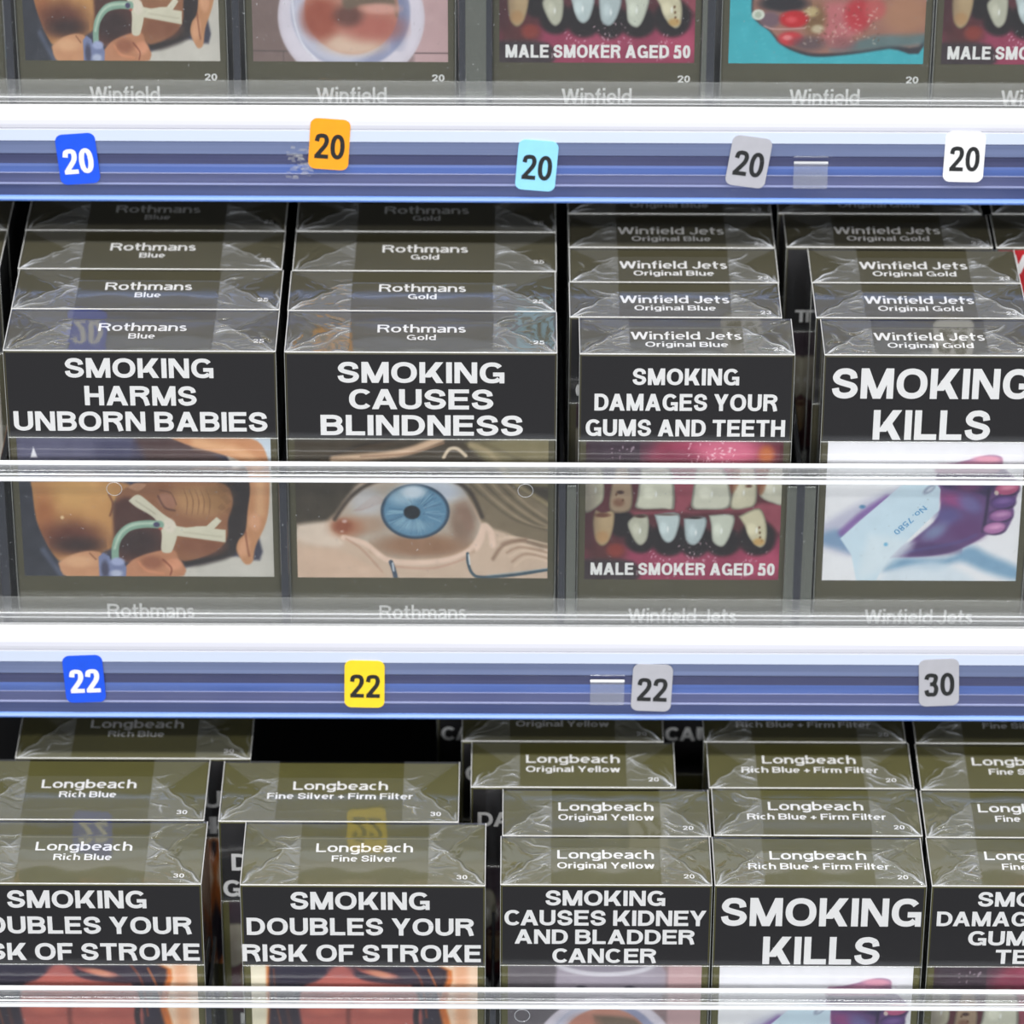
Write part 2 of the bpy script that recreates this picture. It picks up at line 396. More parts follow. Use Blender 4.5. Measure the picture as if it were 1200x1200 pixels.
# ---------------------------------------------------------------- printed health pictures (ink painted per vertex)
class Canvas:
    def __init__(s, x0, x1, y0, y1, nx, bg):
        s.x0, s.x1, s.y0, s.y1 = x0, x1, y0, y1
        s.nx = nx; s.ny = int(round(nx * (y1-y0)/(x1-x0)))
        X = np.linspace(x0, x1, s.nx); Y = np.linspace(y0, y1, s.ny)
        s.X, s.Y = np.meshgrid(X, Y)
        s.img = np.zeros((s.ny, s.nx, 3)); s.img[:] = bg
        s.px = (x1-x0)/(nx-1)
        s.rng = np.random.default_rng(5)
    def blend(s, sl, cov, col, a):
        c = (cov * a)[..., None]
        s.img[sl] = s.img[sl] * (1-c) + np.array(col, float) * c
    def window(s, xa, xb, ya, yb):
        i0 = max(0, int((xa-s.x0)/s.px)-1); i1 = min(s.nx, int((xb-s.x0)/s.px)+2)
        j0 = max(0, int((ya-s.y0)/s.px)-1); j1 = min(s.ny, int((yb-s.y0)/s.px)+2)
        return None if (i0 >= i1 or j0 >= j1) else (slice(j0, j1), slice(i0, i1))
    def poly(s, P, col, blur=6, a=1.0, smooth=True):
        if smooth: P = catmull(list(P) + [P[0]], 4)[:-1]
        P = np.array(P, float); blur = max(blur, s.px)
        w = s.window(P[:, 0].min()-blur, P[:, 0].max()+blur, P[:, 1].min()-blur, P[:, 1].max()+blur)
        if w is None: return
        X, Y = s.X[w], s.Y[w]
        d2 = np.full(X.shape, 1e18); ins = np.zeros(X.shape, bool)
        n = len(P)
        for i in range(n):
            ax, ay = P[i]; bx, by = P[(i+1) % n]
            ex, ey = bx-ax, by-ay; L = ex*ex+ey*ey + 1e-12
            t = np.clip(((X-ax)*ex+(Y-ay)*ey)/L, 0, 1)
            d2 = np.minimum(d2, (X-ax-t*ex)**2+(Y-ay-t*ey)**2)
            if ay != by:
                cr = ((ay > Y) != (by > Y)) & (X < (bx-ax)*(Y-ay)/(by-ay)+ax)
                ins ^= cr
        d = np.sqrt(d2); d[ins] *= -1
        t = np.clip(0.5 - d/(2*blur), 0, 1)
        s.blend(w, t*t*(3-2*t), col, a)
    def ell(s, cx, cy, rx, ry, col, blur=6, a=1.0, rot=0):
        m = max(rx, ry)+blur
        w = s.window(cx-m, cx+m, cy-m, cy+m)
        if w is None: return
        c, q = math.cos(math.radians(rot)), math.sin(math.radians(rot))
        X, Y = s.X[w]-cx, s.Y[w]-cy
        u, v = (X*c+Y*q)/rx, (-X*q+Y*c)/ry
        r = np.sqrt(u*u+v*v)
        blur = max(blur, s.px)
        t = np.clip(0.5 - (r-1)*min(rx, ry)/(2*blur), 0, 1)
        s.blend(w, t*t*(3-2*t), col, a)
    def line(s, P, wd, col, blur=3, a=1.0, smooth=True, taper=False):
        if smooth and len(P) > 2: P = catmull(P, 5)
        P = np.array(P, float); blur = max(blur, s.px*.7)
        m = wd+blur
        w = s.window(P[:, 0].min()-m, P[:, 0].max()+m, P[:, 1].min()-m, P[:, 1].max()+m)
        if w is None: return
        X, Y = s.X[w], s.Y[w]; best = np.full(X.shape, 1e9)
        n = len(P)
        for i in range(n-1):
            ax, ay = P[i]; bx, by = P[i+1]
            ex, ey = bx-ax, by-ay; L = ex*ex+ey*ey + 1e-12
            t = np.clip(((X-ax)*ex+(Y-ay)*ey)/L, 0, 1)
            hw = wd/2
            if taper: hw = hw * (1-abs(2*(i+.5)/n-1)*.85)
            best = np.minimum(best, np.sqrt((X-ax-t*ex)**2+(Y-ay-t*ey)**2)-hw)
        t = np.clip(0.5 - best/(2*blur), 0, 1)
        s.blend(w, t*t*(3-2*t), col, a)
    def specks(s, box, n, size, col, a=.8):
        for _ in range(n):
            x = s.rng.uniform(box[0], box[1]); y = s.rng.uniform(box[2], box[3]); r = s.rng.uniform(.5, 1)*size
            s.ell(x, y, r*s.rng.uniform(.8, 1.8), r*.7, col, 2, a, s.rng.uniform(0, 180))
    def grain(s, amt=4, coarse=9):
        g = s.rng.normal(0, 1, (s.ny//coarse+2, s.nx//coarse+2))
        yi = np.linspace(0, g.shape[0]-1.01, s.ny); xi = np.linspace(0, g.shape[1]-1.01, s.nx)
        y0 = yi.astype(int); x0 = xi.astype(int); fy = (yi-y0)[:, None]; fx = (xi-x0)[None]
        a = g[y0][:, x0]; b = g[y0][:, x0+1]; c = g[y0+1][:, x0]; d = g[y0+1][:, x0+1]
        s.img += ((a*(1-fx)+b*fx)*(1-fy)+(c*(1-fx)+d*fx)*fy)[..., None]*amt
        s.img += s.rng.normal(0, amt*.4, (s.ny, s.nx, 1))
    def mesh(s, name, w, h):
        """picture mesh w x h mm, bottom-left at origin, in the XZ plane facing -Y"""
        u = (s.X-s.x0)/(s.x1-s.x0); v = 1-(s.Y-s.y0)/(s.y1-s.y0)
        V = np.zeros((s.ny*s.nx, 3)); V[:, 0] = ((u-.5)*w*MM).ravel(); V[:, 2] = (v*h*MM).ravel()
        k = np.arange(s.ny*s.nx).reshape(s.ny, s.nx)
        Q = np.stack([k[1:, :-1], k[1:, 1:], k[:-1, 1:], k[:-1, :-1]], -1).reshape(-1, 4)
        me = bpy.data.meshes.new(name)
        me.vertices.add(len(V)); me.vertices.foreach_set('co', V.ravel())
        me.loops.add(Q.size); me.loops.foreach_set('vertex_index', Q.ravel())
        me.polygons.add(len(Q)); me.polygons.foreach_set('loop_start', np.arange(0, Q.size, 4))
        me.update(calc_edges=True)
        at = me.color_attributes.new('ink', 'BYTE_COLOR', 'POINT')
        c = np.ones((len(V), 4)); c[:, :3] = np.clip(s.img.reshape(-1, 3)/255, 0, 1)
        at.data.foreach_set('color_srgb', c.ravel())
        me.materials.append(M['ink'])
        return me

def pic_baby():
    c = Canvas(45, 970, 40, 530, 300, (62, 62, 80))
    c.poly([(45, 30), (500, 30), (500, 120), (240, 200), (45, 200)], (92, 92, 116), 25)
    c.poly([(480, 30), (660, 30), (800, 130), (790, 200), (480, 190)], (84, 66, 66), 20)
    c.poly([(330, 60), (480, 60), (500, 180), (350, 190)], (70, 70, 96), 20, .8)
    c.poly([(780, 30), (980, 30), (980, 540), (600, 540), (640, 500), (800, 455), (930, 440)], (204, 200, 192), 8)
    c.poly([(860, 30), (980, 30), (980, 120), (910, 110)], (196, 208, 218), 10)
    # dark behind the head
    c.poly([(740, 180), (900, 150), (890, 330), (840, 440), (740, 480), (640, 490), (560, 430), (760, 300)], (44, 36, 36), 12)
    # guiding hand
    c.poly([(600, 40), (740, 36), (900, 42), (955, 100), (962, 220), (948, 330), (905, 420), (892, 475), (868, 487), (848, 465),
            (833, 432), (842, 400), (868, 370), (878, 300), (890, 210), (868, 130), (780, 96), (680, 70)], (196, 142, 102), 5)
    c.line([(700, 60), (850, 90), (920, 150), (925, 300)], 34, (222, 176, 134), 16, .8)
    c.ell(905, 335, 22, 30, (222, 168, 132), 10, .8); c.ell(862, 425, 20, 34, (226, 170, 134), 10, .8, 15)
    c.line([(868, 370), (875, 430), (880, 455)], 6, (130, 74, 52), 5, .8)
    # torso
    c.poly([(84, 195), (320, 192), (450, 205), (400, 250), (380, 300), (400, 400), (350, 440), (260, 470), (180, 478), (120, 430), (92, 320)], (186, 134, 84), 8)
    c.ell(270, 240, 130, 60, (214, 168, 106), 40, .9); c.ell(330, 330, 60, 90, (206, 156, 98), 30, .8)
    c.ell(130, 330, 40, 90, (170, 106, 66), 30, .8)
    c.ell(230, 395, 110, 55, (94, 50, 40), 40, .95); c.ell(250, 420, 80, 26, (50, 34, 34), 22, .9)
    c.ell(196, 322, 6, 6, (235, 205, 160), 4); c.line([(372, 240), (385, 275), (372, 315)], 6, (120, 74, 52), 5)
    # head
    c.poly([(400, 250), (440, 215), (520, 196), (700, 188), (800, 205), (826, 262), (806, 330), (798, 400), (740, 448), (640, 476), (600, 450),
            (520, 460), (430, 480), (392, 440), (385, 340)], (150, 102, 72), 6)
    c.poly([(390, 270), (450, 250), (560, 320), (570, 430), (480, 470), (400, 470), (384, 360)], (84, 52, 46), 14)
    c.ell(470, 410, 80, 45, (56, 40, 40), 22, .9)
    c.ell(700, 262, 95, 55, (186, 142, 98), 28, .95, 8)
    c.ell(770, 250, 50, 50, (150, 110, 70), 20, .7)
    c.ell(700, 420, 85, 36, (136, 86, 62), 18, .9)
    for k, x in enumerate((655, 676, 697, 717, 738)):
        c.line([(x-8, 222), (x+4, 262), (x-2, 310)], 4, (124, 84, 58), 3, .75, taper=True)
    c.ell(584, 262, 34, 26, (166, 118, 96), 7, 1, 30); c.line([(552, 245), (575, 285), (612, 296)], 6, (92, 58, 48), 4, .9)
    c.line([(560, 225), (600, 235), (618, 275)], 4, (110, 70, 54), 3, .8)
    c.poly([(440, 215), (470, 200), (510, 205), (480, 228)], (186, 140, 110), 4)
    for k in range(26):
        x = 770+(k*37) % 60; y = 205+(k*23) % 110
        c.line([(x, y), (x+16, y-10)], 2.5, (92, 62, 40), 2, .5)
    c.line([(560, 330), (566, 400)], 14, (110, 70, 58), 8, .8)
    # cloth strap left
    c.poly([(45, 195), (86, 195), (100, 330), (140, 430), (200, 535), (45, 535)], (54, 56, 66), 5)
    c.line([(120, 440), (180, 525)], 22, (96, 104, 128), 10, .7)
    # arm + small hand
    c.poly([(172, 484), (230, 452), (300, 440), (345, 460), (350, 535), (204, 535)], (204, 150, 112), 5)
    c.ell(250, 478, 60, 20, (228, 180, 140), 12, .8); c.line([(290, 448), (312, 470)], 4, (130, 80, 56), 3)
    c.poly([(415, 500), (460, 465), (540, 440), (600, 436), (622, 470), (642, 500), (640, 518), (610, 532), (415, 535)], (192, 134, 100), 5)
    c.ell(600, 486, 30, 20, (222, 156, 122), 8, .9); c.ell(520, 480, 40, 24, (150, 92, 68), 12, .8); c.line([(560, 470), (590, 500), (585, 525)], 5, (130, 66, 48), 3)
    c.line([(470, 480), (500, 510), (560, 520)], 8, (220, 150, 112), 6, .8)
    # tape
    tape = (216, 212, 192)
    c.poly([(443, 262), (478, 240), (520, 268), (565, 306), (608, 338), (617, 378), (600, 430), (585, 446), (556, 438), (560, 380), (548, 340), (520, 312), (470, 284)], tape, 3)
    c.poly([(600, 348), (650, 356), (690, 352), (796, 364), (794, 408), (700, 396), (606, 384)], tape, 3, smooth=False)
    c.poly([(684, 352), (726, 350), (764, 318), (782, 332), (748, 366), (690, 368)], tape, 3, smooth=False)
    c.line([(470, 262), (540, 308)], 4, (176, 168, 148), 3, .8); c.line([(640, 372), (780, 388)], 5, (192, 186, 164), 3, .7)
    c.ell(590, 350, 22, 26, (228, 218, 204), 6, .8)
    # tube and connector
    c.line([(556, 346), (500, 344), (440, 356), (400, 392), (386, 430), (384, 470)], 27, (138, 172, 154), 3)
    c.line([(540, 341), (460, 346), (410, 376), (384, 430)], 9, (196, 218, 200), 5, .9)
    c.ell(542, 346, 12, 9, (74, 70, 104), 3); c.ell(556, 360, 7, 4, (190, 90, 80), 2)
    c.poly([(322, 462), (340, 446), (364, 460), (366, 474), (412, 476), (424, 500), (420, 534), (322, 534)], (124, 134, 172), 3, smooth=False)
    c.ell(392, 478, 26, 14, (168, 178, 214), 5); c.ell(344, 505, 14, 30, (72, 70, 92), 7, .9); c.ell(385, 520, 22, 12, (200, 206, 226), 6, .8)
    c.poly([(93, 112), (105, 74), (118, 112)], (226, 226, 232), 2, smooth=False)
    c.grain(3)
    return c

def pic_eye():
    c = Canvas(60, 980, 45, 540, 300, (208, 184, 164))
    c.poly([(40, 30), (1000, 30), (1000, 420), (800, 340), (740, 240), (600, 190), (330, 190), (250, 250), (180, 330), (40, 370)], (66, 58, 46), 14)
    for k in range(9):
        c.line([(60+k*14, 210-k*12), (180+k*16, 140-k*9), (330+k*18, 90-k*6)], 12, (96, 80, 60) if k % 2 else (46, 40, 34), 8, .8)
    c.line([(200, 120), (380, 104), (480, 86), (590, 44)], 26, (206, 176, 148), 9, .95)
    c.line([(300, 108), (470, 98), (600, 60)], 7, (146, 116, 92), 4, .8)
    c.line([(600, 110), (620, 82), (650, 80), (680, 104)], 12, (206, 190, 166), 5)
    c.poly([(680, 60), (1000, 40), (1000, 200), (860, 190), (760, 130)], (126, 118, 88), 14)
    c.line([(700, 66), (760, 90), (800, 130), (860, 200), (1000, 290)], 20, (158, 144, 112), 10, .9)
    c.line([(740, 60), (880, 120), (1000, 190)], 14, (104, 96, 70), 10, .8)
    c.poly([(640, 190), (820, 200), (1000, 310), (1000, 430), (900, 400), (800, 368), (748, 350), (715, 290)], (128, 114, 92), 10)
    for k in range(6):
        c.line([(690+k*26, 196), (760+k*30, 260+k*4), (860+k*34, 330+k*5), (1000, 372-k*10)], 8, (168, 150, 124) if k % 2 else (92, 82, 64), 6, .7)
    c.poly([(60, 350), (160, 340), (200, 370), (230, 420), (160, 430), (60, 400)], (224, 206, 190), 14)
    # eyeball
    c.poly([(196, 372), (214, 330), (260, 262), (330, 214), (440, 190), (600, 190), (672, 232), (712, 300), (735, 372), (680, 428), (590, 462), (480, 472), (392, 462), (320, 412), (260, 392)], (186, 172, 158), 5)
    c.ell(560, 230, 110, 42, (198, 206, 220), 20, .95); c.ell(320, 270, 60, 50, (196, 194, 196), 22, .9)
    c.ell(520, 425, 170, 40, (152, 112, 84), 22, .9); c.ell(320, 350, 60, 30, (176, 146, 124), 20, .8)
    c.ell(670, 340, 45, 70, (126, 96, 78), 22, .7)
    for k in range(12):
        c.line([(270+k*7, 300-k*5), (300+k*8, 300-k*3)], 2, (156, 104, 92), 2, .4)
        c.line([(640+k*4, 280+k*8), (680+k*3, 270+k*8)], 2, (150, 92, 80), 2, .4)
    c.ell(244, 360, 56, 34, (176, 118, 88), 22, .9); c.ell(228, 356, 34, 24, (150, 84, 58), 14); c.ell(236, 338, 9, 6, (220, 190, 186), 4, .8); c.ell(226, 374, 6, 4, (216, 190, 180), 3, .7)
    # iris
    c.ell(495, 302, 126, 98, (44, 66, 88), 4); c.ell(495, 302, 116, 89, (96, 140, 170), 6)
    rng = c.rng
    for k in range(90):
        a = rng.uniform(0, 6.283); r0 = rng.uniform(.28, .5); r1 = rng.uniform(.7, .95)
        col = ((150, 188, 208), (70, 108, 140), (122, 160, 186))[k % 3]
        c.line([(495+116*r0*math.cos(a), 302+89*r0*math.sin(a)), (495+116*r1*math.cos(a), 302+89*r1*math.sin(a))], 3.2, col, 2, .6)
    c.ell(450, 250, 50, 30, (176, 200, 216), 20, .7); c.ell(490, 232, 44, 22, (226, 236, 246), 12, .9); c.ell(488, 352, 60, 18, (150, 184, 204), 12, .6)
    c.ell(483, 305, 30, 24, (22, 28, 36), 4)
    # upper lid rim, lower lid
    c.line([(200, 330), (262, 250), (340, 200), (450, 180), (600, 182), (690, 226), (740, 320)], 14, (58, 48, 40), 8, .9)
    c.line([(230, 396), (310, 418), (392, 476), (500, 486), (620, 472), (700, 432), (744, 362)], 18, (232, 204, 186), 6)
    c.line([(720, 430), (735, 400), (746, 352), (770, 372), (780, 420)], 22, (234, 206, 188), 7)
    for k in range(7):
        c.line([(800+k*10, 400+k*16), (860+k*8, 392+k*12), (990, 420+k*10)], 7, (170, 140, 118) if k % 2 else (226, 202, 180), 5, .8)
    c.line([(780, 470), (820, 420), (900, 400)], 12, (140, 112, 92), 8, .8)
    c.line([(240, 400), (300, 440), (372, 520)], 7, (182, 140, 118), 5, .6); c.line([(420, 500), (560, 505), (680, 470)], 6, (196, 150, 132), 5, .6)
    c.poly([(60, 430), (200, 440), (300, 480), (380, 545), (60, 545)], (216, 186, 164), 14, .8)
    # wire hooks
    c.line([(686, 452), (688, 486), (704, 524), (740, 537), (860, 528), (985, 508)], 11, (62, 84, 98), 2)
    c.line([(690, 456), (694, 490)], 5, (214, 222, 228), 2); c.line([(760, 531), (980, 505)], 3, (136, 164, 176), 2, .8)
    c.line([(404, 484), (414, 512), (422, 545)], 17, (70, 84, 102), 2); c.line([(410, 488), (414, 515)], 6, (206, 214, 224), 2)
    c.grain(3)
    return c

def pic_teeth():
    c = Canvas(160, 1050, 70, 692, 260, (92, 34, 44))
    c.poly([(160, 60), (460, 60), (420, 200), (160, 240)], (66, 50, 62), 30)
    c.ell(720, 130, 260, 90, (178, 66, 98), 50); c.ell(800, 110, 130, 50, (214, 104, 134), 30)
    c.ell(560, 160, 120, 50, (136, 50, 76), 30); c.ell(975, 132, 34, 40, (196, 104, 52), 20)
    c.poly([(520, 200), (700, 200), (690, 300), (640, 385), (1050, 345), (1050, 480), (960, 400), (840, 385), (560, 392), (360, 400), (300, 380), (560, 372)], (156, 66, 84), 14)
    c.specks((620, 840, 80, 180), 40, 5, (250, 226, 232)); c.specks((270, 380, 95, 150), 12, 4, (220, 200, 214))
    c.poly([(160, 560), (330, 540), (480, 520), (700, 560), (900, 540), (1050, 500), (1050, 700), (160, 700)], (158, 48, 84), 25)
    c.ell(980, 610, 90, 60, (186, 62, 100), 30); c.ell(620, 600, 120, 40, (176, 66, 100), 30, .8); c.ell(250, 570, 90, 60, (92, 34, 36), 30)
    c.poly([(150, 600), (380, 610), (392, 700), (150, 700)], (58, 42, 48), 14)
    dark = (22, 12, 16)
    for x, y, a, b in ((415, 505, 72, 66), (545, 508, 82, 76), (662, 515, 72, 74), (790, 520, 82, 64), (948, 505, 84, 76), (330, 440, 60, 60)):
        c.ell(x, y, a, b, dark, 16)
    c.specks((460, 560, 560, 640), 14, 4, (236, 196, 210)); c.specks((590, 760, 520, 620), 30, 4, (240, 206, 220)); c.specks((860, 1020, 560, 620), 8, 4, (240, 206, 220))
    c.specks((400, 1000, 655, 690), 12, 4, (240, 206, 220)); c.ell(300, 560, 40, 30, (150, 52, 40), 14)
    def tooth(P, col, hi=True):
        c.poly(P, tuple(v*.62 for v in col), 5)
        cx = sum(p[0] for p in P)/len(P); cy = sum(p[1] for p in P)/len(P)
        Q = [(cx+(p[0]-cx)*.88, cy+(p[1]-cy)*.93) for p in P]
        c.poly(Q, col, 8)
        wd = max(p[0] for p in P)-min(p[0] for p in P)
        if hi:
            c.ell(cx-wd*.12, cy, wd*.16, 26, tuple(min(255, v+28) for v in col), 12, .8)
            c.ell(cx+wd*.06, cy+6, 5, 12, (248, 250, 250), 4, .7)
    tooth([(150, 180), (230, 190), (246, 310), (222, 360), (150, 384)], (190, 186, 160))
    tooth([(296, 190), (350, 190), (376, 310), (360, 384), (276, 386), (270, 310)], (164, 138, 110), False)
    tooth([(408, 190), (540, 190), (566, 366), (520, 374), (394, 372), (394, 320)], (206, 206, 186))
    tooth([(660, 190), (780, 190), (822, 300), (812, 368), (700, 376), (644, 368), (644, 310)], (206, 206, 188))
    tooth([(830, 190), (924, 190), (938, 340), (890, 370), (822, 370), (826, 300)], (206, 200, 172))
    tooth([(990, 190), (1070, 190), (1070, 344), (1010, 345), (958, 322), (950, 290)], (206, 204, 184))
    c.poly([(800, 190), (850, 190), (856, 250), (822, 300)], (150, 84, 50), 10, .7); c.poly([(930, 190), (985, 190), (970, 290), (945, 300)], (156, 92, 54), 10, .8)
    c.ell(318, 300, 16, 8, (70, 40, 32), 5); c.ell(900, 270, 14, 7, (96, 50, 34), 5, .9); c.ell(312, 345, 24, 18, (116, 66, 44), 10, .7)
    tooth([(206, 378), (240, 392), (290, 384), (292, 450), (270, 520), (236, 542), (206, 510), (194, 430)], (186, 158, 116), False)
    tooth([(384, 404), (446, 404), (448, 500), (418, 538), (384, 514), (352, 440)], (188, 188, 168))
    tooth([(474, 398), (588, 394), (578, 490), (546, 526), (512, 506), (488, 440)], (188, 204, 206))
    tooth([(608, 416), (710, 410), (700, 490), (662, 536), (620, 512)], (178, 194, 198))
    tooth([(722, 400), (836, 400), (828, 480), (792, 542), (744, 520), (734, 450)], (200, 206, 190))
    tooth([(856, 404), (950, 368), (988, 440), (988, 520), (960, 546), (912, 505), (888, 450)], (206, 198, 164))
    c.ell(238, 402, 34, 10, (110, 60, 40), 6); c.ell(412, 406, 26, 8, (70, 44, 36), 5); c.ell(535, 399, 44, 5, (96, 70, 60), 4, .8); c.ell(660, 412, 30, 6, (50, 30, 30), 4)
    for x, y in ((955, 455), (958, 478), (960, 500), (968, 515), (300, 310), (330, 335)): c.ell(x, y, 5, 6, (96, 56, 30), 2, .8)
    c.ell(955, 520, 26, 16, (206, 156, 80), 8, .8); c.ell(238, 500, 30, 26, (190, 136, 80), 12, .6)
    c.line([(380, 384), (470, 380), (566, 378)], 8, (110, 50, 56), 4, .7); c.line([(640, 382), (760, 384), (890, 378), (940, 352)], 7, (110, 50, 60), 4, .7)
    c.ell(170, 330, 40, 260, (40, 24, 30), 40, .35); c.img = c.img*.87 + c.img.mean(-1, keepdims=True)*.13
    c.grain(3)
    return c

def pic_tag_foot():
    c = Canvas(262, 1209, 72, 745, 260, (238, 238, 243))
    c.poly([(240, 480), (430, 370), (700, 262), (820, 262), (700, 400), (420, 500), (420, 620), (240, 570)], (196, 196, 218), 30)
    c.poly([(240, 520), (340, 500), (420, 610), (330, 590), (240, 560)], (128, 160, 196), 24)
    c.line([(350, 512), (450, 420), (560, 345)], 34, (132, 92, 168), 16, .9); c.ell(442, 386, 14, 9, (70, 130, 176), 6, .9)
    c.poly([(600, 625), (860, 632), (970, 575), (1080, 620), (1215, 680), (1215, 740), (1060, 700), (930, 650), (820, 690), (700, 680), (560, 700)], (122, 166, 200), 26, .95)
    c.poly([(590, 700), (780, 650), (900, 680), (1000, 760), (560, 760)], (214, 228, 240), 24, .8)
    c.poly([(590, 632), (700, 540), (810, 430), (812, 300), (790, 262), (820, 190), (900, 172), (980, 150), (1040, 136), (1096, 146), (1104, 188), (1150, 230),
            (1192, 276), (1186, 330), (1172, 380), (1176, 420), (1140, 500), (1060, 516), (1000, 552), (900, 600), (760, 626)], (104, 70, 128), 8)
    c.poly([(800, 180), (900, 172), (1040, 140), (1098, 150), (1100, 190), (1060, 225), (800, 225)], (178, 128, 158), 10)
    c.ell(1030, 156, 66, 18, (232, 160, 182), 8, .95); c.ell(960, 176, 50, 14, (206, 140, 170), 10, .8)
    c.poly([(790, 232), (1080, 236), (1090, 280), (1040, 330), (1000, 318), (900, 300), (830, 290)], (62, 44, 92), 12)
    c.ell(950, 285, 60, 26, (120, 60, 110), 16, .8)
    c.ell(885, 352, 80, 30, (158, 70, 134), 22, .9, 15); c.ell(960, 370, 60, 34, (110, 110, 170), 22, .8, 30)
    c.ell(860, 430, 60, 40, (96, 92, 156), 26, .8); c.ell(800, 505, 60, 30, (130, 150, 190), 24, .8, -30); c.ell(960, 500, 80, 50, (100, 56, 116), 28, .9)
    c.ell(760, 590, 160, 30, (84, 56, 112), 16, .9); c.line([(640, 610), (900, 560), (1000, 520)], 14, (84, 84, 150), 10, .5)
    c.line([(1048, 300), (1044, 400), (1034, 500)], 16, (48, 34, 74), 9, .9)
    for x, y, a, b, col, hi in ((1136, 294, 58, 32, (188, 84, 128), (230, 140, 170)), (1122, 360, 58, 30, (96, 64, 134), (130, 96, 166)),
                                (1114, 425, 56, 28, (150, 92, 156), (202, 146, 196)), (1088, 486, 54, 28, (176, 110, 168), (224, 160, 206))):
        c.ell(x, y+3, a+3, b+4, (58, 38, 84), 6); c.ell(x, y, a, b, col, 6, 1, -8); c.ell(x+4, y-5, a*.6, b*.4, hi, 9, .9, -8)
    c.ell(1086, 316, 10, 12, (226, 210, 196), 4, .9, -40)
    c.poly([(342, 540), (440, 448), (560, 340), (640, 268), (782, 262), (814, 300), (812, 402), (640, 578), (576, 640), (520, 760), (430, 745), (400, 620)], (206, 228, 242), 4, smooth=False)
    c.poly([(480, 520), (700, 560), (560, 690), (440, 730)], (222, 234, 242), 30, .8)
    c.ell(760, 300, 34, 16, (150, 160, 186), 6, .9, -38); c.ell(764, 300, 20, 7, (206, 216, 230), 4, .9, -38)
    c.ell(565, 568, 10, 9, (120, 190, 228), 5)
    c.img = c.img*.9 + c.img.mean(-1, keepdims=True)*.1
    c.grain(1.6)
    return c

def pic_bowl():
    c = Canvas(88, 925, -363, 268, 200, (150, 128, 130))
    c.poly([(80, -20), (300, -20), (300, 280), (80, 280)], (128, 108, 104), 20, smooth=False)
    c.poly([(780, -370), (940, -370), (940, 280), (780, 280)], (196, 164, 166), 10, smooth=False)
    c.poly([(80, -370), (360, -370), (300, -60), (80, -60)], (104, 98, 104), 18, smooth=False)
    c.line([(80, 222), (420, 226)], 5, (84, 74, 74), 3, .9); c.line([(780, 230), (940, 230)], 5, (84, 66, 70), 3); c.line([(218, 226), (218, 280)], 4, (96, 84, 82), 3)
    c.line([(80, -160), (330, -160)], 4, (84, 78, 80), 3, .8); c.line([(700, -160), (940, -160)], 4, (150, 120, 122), 3, .8)
    c.poly([(300, -380), (740, -380), (700, -130), (330, -130)], (164, 156, 168), 12)
    c.ell(510, -368, 215, 60, (206, 204, 212), 5); c.ell(510, -378, 190, 50, (150, 144, 156), 6)
    c.ell(405, -250, 24, 14, (96, 92, 104), 6); c.ell(616, -250, 24, 14, (96, 92, 104), 6)
    c.ell(512, 78, 314, 292, (214, 206, 218), 6); c.ell(512, 74, 300, 280, (224, 218, 230), 8, .8)
    c.ell(510, 56, 254, 240, (156, 160, 190), 8); c.ell(470, 50, 214, 226, (206, 206, 222), 20, .9)
    c.line([(262, 0), (268, 90), (300, 190), (360, 262)], 8, (236, 236, 244), 5, .8)
    c.ell(714, 70, 36, 130, (124, 130, 162), 20, .7)
    c.ell(514, 40, 200, 196, (196, 140, 122), 8); c.ell(520, 190, 130, 50, (222, 196, 176), 24, .9)
    c.ell(380, 80, 80, 90, (158, 78, 58), 34, .9); c.ell(600, 120, 130, 60, (180, 100, 88), 34, .8); c.ell(500, 70, 60, 46, (100, 62, 54), 26, .9)
    c.poly([(460, -120), (640, -100), (700, 0), (706, 74), (680, 30), (560, 26), (490, 44), (470, -20)], (112, 98, 82), 14, .9)
    c.ell(640, 40, 80, 22, (222, 168, 156), 12, .8); c.ell(420, -60, 70, 60, (190, 130, 112), 30, .7)
    c.grain(2.5)
    return c

